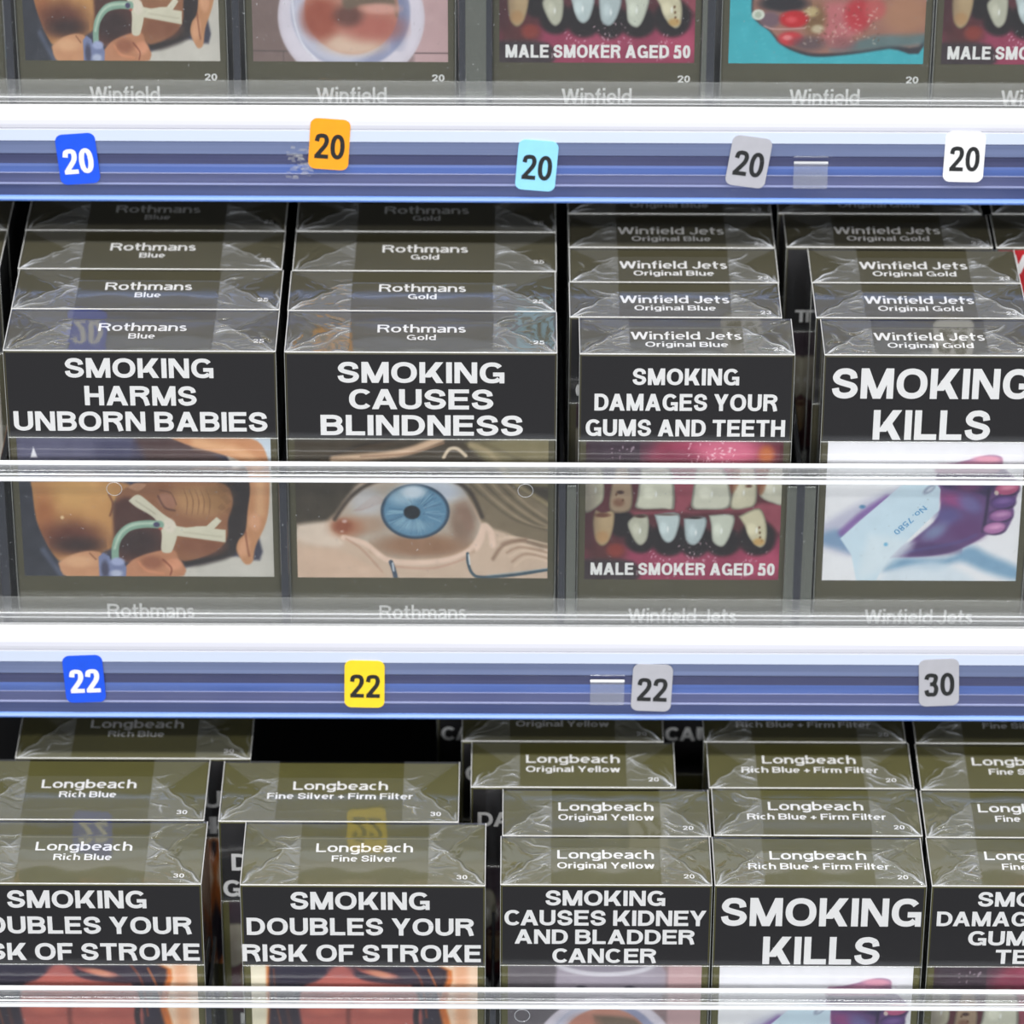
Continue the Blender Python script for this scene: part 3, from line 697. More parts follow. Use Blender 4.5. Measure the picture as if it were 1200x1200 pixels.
def pic_sore_foot():
    c = Canvas(100, 830, -330, 226, 200, (64, 178, 192))
    for k in range(260):
        x = 100+(k*53) % 730; y = -330+(k*97) % 556
        c.ell(x, y, 5, 3, (96, 200, 210), 3, .5)
    c.poly([(180, -40), (182, 36), (200, 66), (250, 104), (290, 150), (350, 182), (430, 200), (560, 190), (700, 168), (835, 150), (835, -330), (500, -330), (300, -200)], (50, 46, 54), 6)
    c.poly([(190, -40), (190, 40), (250, 98), (300, 148), (360, 174), (440, 188), (560, 178), (700, 156), (835, 120), (835, -330), (500, -330), (310, -200)], (160, 112, 98), 8)
    c.poly([(640, 120), (835, 110), (835, 150), (700, 164), (560, 180), (480, 170)], (86, 124, 130), 16, .8)
    c.ell(760, 40, 90, 70, (176, 128, 100), 30); c.ell(500, 70, 90, 80, (196, 112, 118), 28, .9); c.ell(580, 40, 50, 60, (190, 44, 56), 20, .9)
    c.ell(640, 20, 40, 40, (196, 90, 90), 16, .8); c.ell(420, 60, 40, 60, (128, 96, 62), 20); c.ell(400, 30, 30, 20, (206, 190, 140), 9, .8); c.ell(430, 95, 24, 16, (216, 206, 176), 8, .8)
    c.ell(300, 0, 90, 30, (36, 34, 40), 12); c.ell(250, 60, 40, 30, (118, 92, 104), 12)
    c.ell(340, 58, 52, 32, (196, 24, 34), 9); c.ell(330, 60, 20, 12, (228, 90, 96), 8, .8); c.ell(330, 132, 46, 26, (204, 50, 58), 9); c.ell(318, 128, 18, 10, (236, 150, 150), 6, .8)
    c.line([(230, 84), (270, 96), (380, 92)], 5, (210, 170, 170), 3, .8); c.ell(400, 150, 60, 26, (90, 76, 84), 16, .8); c.ell(520, 150, 50, 26, (150, 92, 96), 16, .8)
    c.ell(206, 42, 24, 20, (222, 226, 214), 4); c.ell(206, 42, 12, 12, (170, 180, 160), 4, .7)
    c.specks((380, 660, 10, 150), 60, 4, (232, 216, 200), .6); c.specks((380, 660, 10, 150), 40, 4, (110, 70, 50), .6)
    c.grain(2.5)
    return c

def pic_face():
    c = Canvas(45, 1085, 38, 700, 200, (242, 220, 190))
    c.poly([(40, 30), (120, 30), (112, 300), (150, 700), (40, 700)], (238, 230, 206), 16)
    c.poly([(940, 30), (1095, 30), (1095, 700), (960, 700)], (244, 214, 186), 12, smooth=False); c.line([(1010, 30), (1020, 700)], 60, (228, 168, 128), 22, .8)
    c.poly([(118, 30), (905, 30), (940, 250), (960, 700), (170, 700), (120, 250)], (212, 120, 54), 10)
    c.poly([(134, 30), (890, 30), (905, 250), (930, 700), (180, 700), (130, 200)], (52, 42, 54), 12)
    c.poly([(260, 140), (380, 70), (480, 40), (560, 60), (720, 90), (800, 160), (830, 300), (760, 600), (560, 700), (400, 640), (300, 450), (262, 260)], (182, 98, 88), 14)
    c.poly([(134, 30), (420, 30), (360, 110), (280, 150), (250, 240), (150, 240)], (46, 42, 60), 12)
    c.line([(490, 36), (540, 84), (620, 108), (760, 120)], 34, (52, 42, 58), 10); c.ell(640, 84, 60, 16, (216, 148, 118), 10, .9, 15); c.ell(460, 70, 60, 30, (170, 96, 92), 12, .8)
    c.poly([(690, 40), (880, 40), (900, 300), (840, 300), (800, 160), (720, 90)], (52, 44, 60), 10)
    c.line([(780, 40), (830, 130), (850, 300)], 10, (148, 70, 44), 6, .8); c.line([(860, 60), (900, 160), (930, 300)], 9, (196, 110, 56), 6, .9); c.line([(810, 240), (800, 300), (812, 400)], 26, (46, 36, 44), 8)
    c.line([(500, 225), (488, 300), (500, 480), (520, 520)], 22, (120, 62, 56), 12, .8); c.ell(540, 530, 60, 26, (196, 112, 98), 16, .9)
    for x in (400, 650):
        c.line([(x-60, 405), (x, 388), (x+60, 407)], 12, (70, 40, 40), 6, .9); c.ell(x, 436, 48, 18, (206, 170, 160), 6, .9); c.ell(x, 436, 17, 17, (60, 44, 44), 4); c.line([(x-52, 436), (x, 418), (x+52, 436)], 7, (60, 36, 38), 4)
    c.poly([(450, 610), (500, 592), (540, 600), (590, 588), (650, 616), (570, 650), (500, 642)], (150, 54, 62), 8); c.line([(455, 615), (550, 622), (645, 618)], 6, (90, 30, 38), 4)
    c.ell(560, 684, 120, 24, (150, 74, 66), 20, .7); c.ell(620, 250, 60, 30, (206, 120, 104), 20, .8); c.ell(380, 260, 70, 36, (206, 116, 100), 20, .8)
    c.line([(150, 60), (160, 240), (190, 400)], 8, (140, 76, 46), 6, .7); c.line([(200, 220), (230, 400)], 16, (92, 54, 48), 9, .7)
    c.grain(2.5)
    return c

PICS = {}
def picture(kind, w, h):
    key = (kind, w, h)
    if key not in PICS:
        f = dict(baby=pic_baby, eye=pic_eye, teeth=pic_teeth, tag=pic_tag_foot, bowl=pic_bowl, sore=pic_sore_foot, face=pic_face)[kind]
        if kind not in PICS: PICS[kind] = f()
        PICS[key] = PICS[kind].mesh('picture', w, h)
    return PICS[key]
# ---------------------------------------------------------------- the setting: back board
o = link('wall_back', box_mesh('wall_back', -260, 260, 202, 212, -180, 330), mats=[M['wall']]); o['kind'] = 'structure'

# ---------------------------------------------------------------- display shelves
def guard_ring(x, z):
    V = []; Fc = []; n, k = 28, 6
    for i in range(n):
        a = 2*math.pi*i/n
        for j in range(k):
            b = 2*math.pi*j/k; r = 2.05 + .13*math.cos(b)
            V.append(((x + r*math.cos(a))*MM, (-5.3 + .13*math.sin(b))*MM, (z + r*math.sin(a))*MM))
    for i in range(n):
        for j in range(k):
            Fc.append((i*k+j, i*k+(j+1) % k, ((i+1) % n)*k+(j+1) % k, ((i+1) % n)*k+j))
    return mesh_from('moulding_mark', V, Fc, True)

def make_shelf(label, yf, dz0, dz, dividers, rings, back):
    t = thing('display_shelf', label, 'shelf', (0, yf*MM, dz0*MM), 'stepped display shelves')
    X0, X1 = -235, 235
    link('shelf_deck', box_mesh('shelf_deck', X0, X1, -6, back-yf, -3.4, 0), t, [M['deck']])
    prof = [(-6.0, -2), (-6.0, 5.8+dz), (-6.5, 6.6+dz), (-8.0, 6.9+dz), (-9.6, 6.75+dz), (-10.8, 6.3+dz), (-11.7, 5.6+dz), (-12.2, 4.6+dz), (-12.45, 3.4+dz), (-12.5, 2.4+dz),
            (-12.2, 2.1+dz), (-12.5, 1.8+dz), (-12.6, -1.5+dz), (-11.6, -1.9+dz), (-11.4, -6)]
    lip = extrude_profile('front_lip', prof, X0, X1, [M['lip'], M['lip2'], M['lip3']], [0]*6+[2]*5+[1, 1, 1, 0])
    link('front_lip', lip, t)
    # blue ribbed plastic ticket strip; every rib is moulded
    q = [(-11.3, -1.7), (-12.2, -1.9), (-12.1, -5.6), (-11.7, -6.2), (-11.7, -8.9), (-11.85, -9.6), (-12.05, -11.4), (-12.2, -11.6), (-12.08, -11.85),
         (-12.1, -14.5), (-12.4, -14.85), (-12.35, -15.1), (-12.05, -15.4), (-12.0, -18.5), (-12.3, -18.8), (-12.6, -19.5), (-12.2, -20.2), (-11.3, -20.3)]
    q = [(y, z+dz) for y, z in q]
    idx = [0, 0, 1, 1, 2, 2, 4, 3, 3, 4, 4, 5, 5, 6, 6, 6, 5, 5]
    link('ticket_strip', extrude_profile('ticket_strip', q, X0, X1, BLUES, idx), t)
    # clear acrylic front guard with its thick polished rim
    link('front_guard', box_mesh('front_guard', X0, X1, -5.2, -3.8, 4, 55.2), t, [M['acrylic']])
    rail = link('guard_rail', boxes_mesh('guard_rail', [(X0, X1, -6.8, -3.7, 52.4, 55.3)], .25), t, [M['acrylic_mid']])
    link('rim_highlight', boxes_mesh('rim_highlight', [(X0, X1, -3.7, -2.8, 54.9, 56.1)], .25), rail, [M['acrylic_edge']])  # white bars paint the bright highlight lines of the rail
    link('rim_highlight', boxes_mesh('rim_highlight', [(X0, X1, -7.0, -5.8, 51.7, 52.9)], .35), rail, [M['acrylic_edge']])
    link('rim_highlight', boxes_mesh('rim_highlight', [(X0, X1, -6.9, -6.4, 53.75, 54.05)], .1), rail, [M['acrylic_edge']])
    link('guard_foot', boxes_mesh('guard_foot', [(X0, X1, -5.5, -3.4, 3, 9.2)], .3), t, [M['acrylic_mid2']])
    ft = link('guard_reflection_band', boxes_mesh('guard_reflection_band', [(X0, X1, -5.6, -5.35, 9.2, 14.3)], .05), t, [M['foot_haze']])  # milky band paints the lip's reflection onto the guard
    link('guard_refraction_line', boxes_mesh('guard_refraction_line', [(X0, X1, -5.75, -5.5, 9.0, 9.3), (X0, X1, -5.75, -5.5, 7.7, 7.85), (X0, X1, -5.75, -5.5, 5.5, 5.9)], .03), ft, [M['foot_line']])  # pale bars paint the refracted lines at the guard's base
    for x, z in rings: link('moulding_mark', guard_ring(x, z), t, [M['ring']])
    for x, wd, y1, flange in dividers:
        d = link('divider', boxes_mesh('divider', [(x-wd/2, x+wd/2, -3.4, y1, .2, 50)], .3), t, [M['smoke']])
        link('divider_nose', boxes_mesh('divider_nose', [(x-wd/2-.35, x+wd/2+.35, -3.6, -2.6, .2, 50.3)], .35), d, [M['smoke2']])
        if flange:
            link('divider_flange', boxes_mesh('divider_flange', [(flange[0], flange[1], -3.3, -2.7, .2, 49)], .2), d, [M['grey_acrylic']])
    return t
M['acrylic_mid2'] = clear_film('guard_foot_acrylic', gloss=1.4, rough=0.06, haze=0.13, white=(0.7, 0.72, 0.74, 1))
M['ring'] = clear_film('moulding_ring', gloss=2, rough=.1, haze=.25)
M['foot_haze'] = clear_film('guard_reflection_haze', gloss=1.0, rough=0.2, haze=0.07, white=(0.75, 0.77, 0.76, 1))
M['foot_line'] = clear_film('guard_line_acrylic', gloss=1.5, rough=0.1, haze=0.45, white=(0.85, 0.86, 0.88, 1))
M['smoke2'] = clear_film('smoked_acrylic_nose', gloss=3.0, rough=0.12, haze=0.2, tint=(0.3, 0.3, 0.32, 1), white=(0.18, 0.19, 0.24, 1))

Y1, Y2, Y3 = 72.0, 0.0, -72.0
Z1, Z2, Z3 = 121.8, 0.0, -122.0
sh1 = make_shelf('top display shelf with white lip and blue strip carrying five price stickers', Y1, Z1, .8,
           [(-137.6, 1.4, 60, None), (-75.6, 1.4, 60, None), (-14.0, 1.2, 60, (-13.2, -7.2)), (-6.6, 1.0, 60, None), (53.9, 1.6, 60, (51.6, 53.2))], [], 200)
sh2 = make_shelf('middle display shelf with white lip, blue strip carrying stickers 22, 22, 22 and 30', Y2, Z2, -.7,
           [(-138.4, 1.8, 90, None), (-61.85, 1.5, 90, None), (13.75, 1.3, 90, (15.0, 17.6)), (78.3, 1.6, 56, (74.6, 82.4))], [(-107.2, 48.6), (3.8, 48.6)], 200)
sh3 = make_shelf('bottom display shelf, only its clear front guard rail seen at the photo bottom', Y3, Z3, 0,
           [(-81.4, 1.0, 28, None), (-4.5, 1.0, 40, None)], [(3.5, 48.4)], 200)
# small clear plastic pieces on the strips
def clip(shelf, x, z, dz):
    d = link('label_clip', boxes_mesh('label_clip', [(x-4.7, x+4.7, -12.9, -12.65, z-8, z)], .1), shelf, [M['clip']])
    link('clip_edge', boxes_mesh('clip_edge', [(x-4.7, x+4.7, -13.2, -12.6, z-.35, z+.25)], .1), d, [M['foot_line'] if x > 50 else M['acrylic_edge']])
    link('clip_edge', boxes_mesh('clip_edge', [(x-4.7, x+4.7, -13.0, -12.6, z+1.6, z+1.85)], .05), d, [M['acrylic_mid']])
M['clip'] = clear_film('clip_plastic', gloss=1.0, rough=0.2, haze=0.10)
clip(sh1, 81.9, -6.3, 0); clip(sh2, 26.6, -7.6, 0)
for shf, z in ((sh1, 7.4), (sh2, 5.9)):
    link('clear_tab', boxes_mesh('clear_tab', [(3.5-9, 3.5-6, -10.2, -8.6, z-.1, z+.25), (3.5+6, 3.5+9, -10.2, -8.6, z-.1, z+.25)], .05), shf, [M['clip']])
# a smear of old sticker glue beside the orange sticker
rr = random.Random(3); V = []; Fc = []
for k in range(46):
    x = rr.uniform(-6.2, 0.5); z = rr.uniform(-5.5, 4.2) ; s = rr.uniform(.3, 1.1)
    b = len(V); V += [((x-s)*MM, -k*2e-6, (z-s*.4)*MM), ((x+s)*MM, -k*2e-6, (z-s*.5)*MM), ((x+s*.7)*MM, -k*2e-6, (z+s*.4)*MM), ((x-s*.8)*MM, -k*2e-6, (z+s*.5)*MM)]
    Fc.append((b, b+1, b+2, b+3))
M['glue'] = clear_film('old_glue', gloss=.6, rough=0.4, haze=0.16, white=(.7, .7, .7, 1))
g = link('glue_residue', mesh_from('glue_residue', V, Fc), sh1, [M['glue']], (-55.6*MM, -12.75*MM, -6.4*MM))

# ---------------------------------------------------------------- price stickers
def sticker(shelf_y, shelf_z, x, z, tilt, text, face, ink, label, bold=.27):
    t = thing('price_sticker', label, 'sticker', (x*MM, (shelf_y-12.75)*MM, z*MM), 'price stickers on the blue shelf strips', (0, math.radians(-tilt), 0))
    w, h, r = 5.5, 7.65, 2.0
    P = []
    for cx, cz, a0 in ((w-r, h-r, 0), (-w+r, h-r, 90), (-w+r, -h+r, 180), (w-r, -h+r, 270)):
        for k in range(7):
            a = math.radians(a0+15*k); P.append((cx+r*math.cos(a), cz+r*math.sin(a)))
    n = len(P)
    V = [(x_*MM, -.12*MM, z_*MM) for x_, z_ in P] + [(x_*MM, .12*MM, z_*MM) for x_, z_ in P]
    Fc = [tuple(range(n))[::-1], tuple(range(n, 2*n))] + [(i, (i+1) % n, n+(i+1) % n, n+i) for i in range(n)]
    me = mesh_from('label_face', V, Fc)
    bm = bmesh.new(); bm.from_mesh(me); bmesh.ops.recalc_face_normals(bm, faces=bm.faces); bm.to_mesh(me); bm.free()
    link('label_face', me, t, [face])
    tm = text_mesh(text, 8.3*MM, 7.6*MM, bold, .17, .09).copy(); tm.materials.clear()
    link('lettering', tm, t, [ink], (0.1*MM, -.16*MM, -4.4*MM))
    return t
def st_mat(n, c, rough=.45): return plain(n, c, rough=rough, noise=.03, scale=300)
blue = st_mat('blue_label', rgb(16, 82, 226)); orange = st_mat('orange_label', rgb(250, 162, 26)); sky = st_mat('sky_blue_label', rgb(146, 214, 250))
grey = st_mat('grey_label', rgb(176, 176, 184)); white = st_mat('white_label', rgb(250, 250, 252)); yellow = st_mat('yellow_label', rgb(252, 214, 40))
for shy, shz, x, z, tl, tx, mt, ink, lb in (
    (Y1, Z1, -119.5, 115.6, 4.5, '20', blue, 'w', 'blue price sticker with white number 20 on the upper strip'),
    (Y1, Z1, -50.3, 120.4, -4, '20', orange, 'b', 'orange price sticker with dark number 20 on the upper strip'),
    (Y1, Z1, 6.6, 114.2, -4.5, '20', sky, 'b', 'light blue price sticker with dark number 20 on the upper strip'),
    (Y1, Z1, 64.8, 115.6, -8, '20', grey, 'b', 'grey price sticker with number 20 leaning right on the upper strip'),
    (Y1, Z1, 123.9, 117.4, -1, '20', white, 'b', 'white price sticker with number 20 near the right end of upper strip'),
    (Y2, Z2, -117.3, -7.8, 2.5, '22', blue, 'w', 'blue price sticker with white number 22 on the lower strip'),
    (Y2, Z2, -40.2, -9.1, -1, '22', yellow, 'b', 'yellow price sticker with number 22 on the lower strip'),
    (Y2, Z2, 38.9, -9.9, -2, '22', grey, 'b', 'grey price sticker reading 22 beside the short white clip line, lower strip'),
    (Y2, Z2, 117.8, -7.8, 3, '30', grey, 'b', 'grey price sticker reading 30, rightmost sticker of the lower strip')):
    sticker(shy, shz, x, z, tl, tx, mt, M['white'] if ink == 'w' else M['black_digit'], lb, .26 if ink == 'w' else .225)

# ---------------------------------------------------------------- cigarette packs
H = 88.0; LID = 61.6
FILM = {}
def film_mesh(w, d, seed):
    key = (w, d, seed)
    if key in FILM: return FILM[key]
    rng = np.random.default_rng(seed*101+int(w*7))
    nx = int(w/.32); ny = int(d/.3)
    u = np.linspace(-w/2-.15, w/2+.15, nx); v = np.linspace(-.25, d, ny)
    U, Vv = np.meshgrid(u, v)
    hgt = np.zeros_like(U); haze = np.full_like(U, .006)
    fw = .235*w
    fold = .72 + rng.uniform(-.04, .04)
    for side in (-1, 1):
        A = U*side + w/2                       # distance from that side's edge (0 at the edge)
        A = w/2 - U*side if side == 1 else U + w/2
        f1 = (Vv < A/fw*fold*d) & (A < fw)      # front triangle of the folded flap
        f2 = (Vv > d - A/fw*(1-.3)*d) & (A < fw)
        haze += np.where(f1, .075, 0) + np.where(f2, .045, 0)
        haze += np.where((A < fw) & ~f1 & ~f2, .012, 0)
        def crease(px, py, ang, L, amp, sg):
            nonlocal hgt, haze
            dx, dy = math.cos(ang), math.sin(ang)
            t = (A-px)*dx+(Vv-py)*dy; q = -(A-px)*dy+(Vv-py)*dx
            q = q + .35*np.sin(t*.9+px)
            win = np.clip(t/1.5, 0, 1)*np.clip((L-t)/(L*.5), 0, 1)
            hgt += amp*np.exp(-(q/sg)**2)*win
            if amp > .1: haze += (amp-.06)*1.9*np.exp(-(q/sg*1.7)**2)*win
        for k in range(13):
            crease(0, 0, rng.uniform(.05, 1.5), rng.uniform(.3, .9)*fw, rng.uniform(-.22, .24), rng.uniform(.25, .5))
            crease(fw, rng.uniform(0, d*.8), math.pi-rng.uniform(-.9, .9), rng.uniform(.2, .7)*fw, rng.uniform(-.22, .24), rng.uniform(.25, .5))
        for k in range(8):
            crease(rng.uniform(0, fw*.8), rng.uniform(0, d*.8), rng.uniform(0, 6.28), rng.uniform(2, 6), rng.uniform(-.2, .2), rng.uniform(.25, .5))
            crease(0, d, -rng.uniform(.1, 1.3), rng.uniform(.3, .8)*fw, rng.uniform(-.09, .09), rng.uniform(.3, .6))
        crease(0, 0, math.atan2(fold*d, fw), math.hypot(fold*d, fw)*1.05, .16, .35)
        crease(0, d, -math.atan2(.7*d, fw), math.hypot(.7*d, fw)*1.05, .10, .35)
    mid = np.abs(U) < w/2-fw
    haze += np.where(mid & (Vv < d*fold), .022, 0)
    hgt += .05*np.exp(-((Vv-d*fold)/.3)**2)*mid
    hgt += .012*np.sin(U*.35+seed)*np.sin(Vv*.5) 
    edge = np.minimum.reduce([U+w/2, w/2-U, Vv, d-Vv]); hgt *= np.clip(edge/.8, 0, 1)
    V = np.zeros((ny, nx, 3)); V[..., 0] = U; V[..., 1] = Vv; V[..., 2] = H+.32+np.clip(hgt, -.22, .5)
    V = V.reshape(-1, 3).tolist(); hz = haze.ravel().tolist()
    Fc = [(j*nx+i, j*nx+i+1, (j+1)*nx+i+1, (j+1)*nx+i) for j in range(ny-1) for i in range(nx-1)]
    # front sheet, softly buckled, and the two sides
    b = len(V); mx, mz = 60, 48
    for j in range(mz):
        z = .1 + (H+.1)*j/(mz-1)
        for i in range(mx):
            x = -w/2-.2+(w+.4)*i/(mx-1)
            e = min(x+w/2+.2, w/2+.2-x, z, H+.2-z)
            q = .05*math.sin(x*.3+seed*2)*math.sin(z*.12)+.04*math.sin(x*.9+z*.5+seed)*math.exp(-((z-LID)/4)**2)
            V.append((x, -.36-q*min(1, e/2), z)); hz.append(.006+(.05 if abs(z-LID) < .9 else 0))
    Fc += [(b+j*mx+i, b+j*mx+i+1, b+(j+1)*mx+i+1, b+(j+1)*mx+i) for j in range(mz-1) for i in range(mx-1)]
    for sx in (-1, 1):
        b = len(V); x = sx*(w/2+.2)
        V += [(x, -.3, .1), (x, d, .1), (x, d, H+.2), (x, -.3, H+.2)]; hz += [.02]*4
        Fc.append((b, b+1, b+2, b+3) if sx > 0 else (b+3, b+2, b+1, b))
    me = mesh_from('cellophane', [(a*MM, b_*MM, c*MM) for a, b_, c in V], Fc, True)
    at = me.attributes.new('haze', 'FLOAT', 'POINT'); at.data.foreach_set('value', hz)
    me.materials.append(M['film'])
    FILM[key] = me
    return me

JOIN = {}
def joined_text(key, items, mat):
    """several lines of print joined into one flat mesh; items = (text, cx, width, base, cap, weight)"""
    k = (key, mat.name)
    if k in JOIN: return JOIN[k]
    V = []; Fc = []
    for s, cx, w, base, cap, wt in items:
        me = text_mesh(s, w*MM, cap*MM, wt[0], wt[1], wt[2])
        b = len(V)
        V += [(v.co.x+cx*MM, v.co.y, v.co.z+base*MM) for v in me.vertices]
        Fc += [tuple(i+b for i in p.vertices) for p in me.polygons]
    me = mesh_from('lettering', V, Fc); me.materials.append(mat); JOIN[k] = me
    return me
BOLD = (.235, .195, .10); BRAND = (.185, .15, .10); SMALL = (.205, .165, .12); COND = (.27, .19, .13)

WARN = dict(
    babies=[('SMOKING', -.3, 39.7, 79.9, 6.0), ('HARMS', -.2, 30.0, 71.4, 6.0), ('UNBORN BABIES', -.5, 68.2, 63.5, 6.0)],
    blind=[('SMOKING', 0, 44.6, 78.8, 6.4), ('CAUSES', 0, 38.7, 70.7, 6.2), ('BLINDNESS', .1, 54.4, 62.6, 6.3)],
    gums=[('SMOKING', -.2, 28.5, 78.7, 5.1), ('DAMAGES YOUR', 0, 49.1, 70.8, 5.2), ('GUMS AND TEETH', 0, 53.6, 62.9, 5.2)],
    kills=[('SMOKING', .5, 53.6, 74.8, 9.3), ('KILLS', 1, 31.5, 62.1, 9.2)],
    stroke=[('SMOKING', -.8, 37.2, 80.1, 5.8), ('DOUBLES YOUR', -.8, 61.0, 71.6, 5.7), ('RISK OF STROKE', -.6, 64.2, 62.8, 5.7)],
    kidney=[('SMOKING', -.2, 32.0, 81.3, 5.0), ('CAUSES KIDNEY', -.1, 54.1, 74.7, 5.1), ('AND BLADDER', -.2, 48.4, 68.6, 4.8), ('CANCER', -.2, 28.0, 62.3, 4.8)],
    gums4=[('SMOKING', .3, 32.0, 81.4, 4.8), ('DAMAGES YOUR', .6, 53.9, 74.9, 4.8), ('GUMS AND', 1.2, 37.6, 68.5, 4.8), ('TEETH', 1.6, 23.0, 62.4, 4.7)],
    gums30=[('SMOKING', -.8, 37.2, 80.1, 5.8), ('DAMAGES YOUR', 0, 59, 71.7, 5.6), ('GUMS AND TEETH', 0, 64, 62.9, 5.6)],
    throat=[('SMOKING', -.2, 32, 79.5, 4.6), ('CAUSES', -.2, 30, 72, 4.6), ('THROAT CANCER', 0, 51, 64.4, 3.9)],
    far=[('SMOKING', -.2, 32.0, 81.3, 5.0), ('CAUSES CANCER', -.1, 54.1, 73.0, 4.6)],
    red=[('WARNING', 0, 50, 80, 6.0)],
)
KIND = dict(
    r25=dict(w=72.3, d=22.9, brand='Rothmans', bw=23.8, bz=11.1, bc=4.3, vz=6.9, vc=2.9, n='25', nx=31.5, nz=4.9, fb=('Rothmans', 0, 24.0, 4.3, 4.4)),
    j23=dict(w=57.0, d=19.9, brand='Winfield Jets', bw=29.8, bz=8.2, bc=4.2, vz=4.1, vc=2.8, n='23', nx=24.5, nz=2.1, fb=('Winfield Jets', .6, 29.9, 3.6, 4.6)),
    w20=dict(w=57.2, d=22.5, brand='Winfield', bw=19.3, bz=12, bc=4.2, vz=7.5, vc=2.8, n='20', nx=22, nz=3, fb=('Winfield', .1, 19.3, 5.2, 4.6)),
    l30=dict(w=65.0, d=29.0, brand='Longbeach', bw=26.1, bz=15.2, bc=4.0, vz=10.8, vc=2.8, n='30', nx=26.4, nz=2.9, fb=('Longbeach', 0, 26, 4.3, 4.4)),
    l20=dict(w=56.1, d=22.3, brand='Longbeach', bw=26.0, bz=12.0, bc=3.9, vz=7.5, vc=2.8, n='20', nx=22.2, nz=3.1, fb=('Longbeach', 0, 26, 4.3, 4.4)),
)
VAR_W = {'Blue': 7.1, 'Gold': 7.8, 'Original Blue': 22.1, 'Original Gold': 23.0, 'Rich Blue': 15.7, 'Fine Silver': 17.4,
         'Fine Silver + Firm Filter': 40.0, 'Original Yellow': 26.1, 'Rich Blue + Firm Filter': 37.9, 'Original Grey': 23}
NPACK = [0]
def pack(kind, var, warn, pic, cx, y, z, label, group, film_seed=None, turn=0.0):
    K = KIND[kind]; w, d = K['w'], K['d']
    NPACK[0] += 1
    oliv = 'olive_low_glare' if kind[0] == 'l' else 'olive'
    t = thing('cigarette_pack', label, 'cigarette pack', (cx*MM, y*MM, z*MM), group, (0, 0, math.radians(turn)))
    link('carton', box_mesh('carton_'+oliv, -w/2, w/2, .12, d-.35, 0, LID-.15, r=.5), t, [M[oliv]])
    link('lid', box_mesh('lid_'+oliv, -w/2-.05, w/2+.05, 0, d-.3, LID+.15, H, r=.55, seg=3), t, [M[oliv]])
    link('warning_panel', box_mesh('warning_panel_' + ('red' if warn == 'red' else 'black'), -w/2+.35, w/2-.35, -.06, .1, LID+.2, H-.6), t, [M['red'] if warn == 'red' else M['black']])
    link('warning_lettering', joined_text('w'+warn+kind, [(a, b, c, e, f, BOLD if warn != 'gums' else (.26, .19, .11)) for a, b, c, e, f in WARN[warn]], M['white']), t, [], (0, -.1*MM, 0))
    if pic:
        ins = 1.9
        p = link('picture', picture(pic, w-2*ins, 44.1), t, [], (0, .05*MM, 17.4*MM))
        if pic == 'teeth':
            link('caption_lettering', joined_text('cap'+kind, [('MALE SMOKER AGED 50', .3, w*.885, 18.9, 3.9, COND)], M['white']), t, [], (0, -.02*MM, 0))
        if pic == 'tag':
            M.setdefault('tag_ink', plain('tag_ink', rgb(96, 160, 206), rough=.4))
            q = link('tag_lettering', joined_text('tag', [('No. 7580', 0, 11.4, 0, 1.7, (.18, .15, .14))], M['tag_ink']), p, [], (-3.9*MM, -.05*MM, 19.9*MM))
            q.rotation_euler = (0, math.radians(133), 0)
    a, b, c, e, f = K['fb']
    link('brand_lettering', joined_text('fb'+kind, [(a, b, c, e-.3, f, BRAND)] + ([('20', 24.0, 3.4, 11.6, 2.0, SMALL)] if kind == 'w20' else []), M['white']), t, [], (0, .05*MM, 0))
    q = link('top_lettering', joined_text('top'+kind+var, [(K['brand'], 0, K['bw'], K['bz'], K['bc'], BRAND), (var, 0, VAR_W[var], K['vz'], K['vc'], SMALL), (K['n'], K['nx'], 2.9, K['nz'], 1.9, SMALL)], M['white']),
             t, [], (0, 0, (H+.05)*MM))
    q.rotation_euler = (math.radians(-90), 0, 0)
    link('cellophane', film_mesh(w, d-.3, film_seed if film_seed is not None else NPACK[0] % 3), t)
    e = .27
    link('cellophane_rim_glint', boxes_mesh('cellophane_rim_glint', [(-w/2-.2, w/2+.2, -.42, -.42+e*1.3, H+.08, H+.08+e*1.2), (-w/2-.25, -w/2-.25+e, -.3, d-.3, H+.08, H+.08+e),
            (w/2+.25-e, w/2+.25, -.3, d-.3, H+.08, H+.08+e)], .08), t, [M['edge']])  # milky bars paint the bright rim highlights of the film
    link('cellophane_seam', boxes_mesh('cellophane_seam', [(-w/2-.2, w/2+.2, -.5, -.36, LID-.15, LID+.1), (-w/2-.25, -w/2-.1, -.42, -.3, 2, H), (w/2+.1, w/2+.25, -.42, -.3, 2, H)], .04), t, [M['seam']])
    return t
M['seam'] = clear_film('cellophane_seam', gloss=1.5, rough=0.1, haze=0.28, white=(.8, .82, .78, 1))

ORD = ['front', 'second', 'third', 'fourth', 'fifth']
def deep(n, desc, where):
    if n == 0: return 'front pack reading %s, %s' % (desc, where)
    return '%s pack back behind %s pack, %s' % (ORD[n], desc, where)
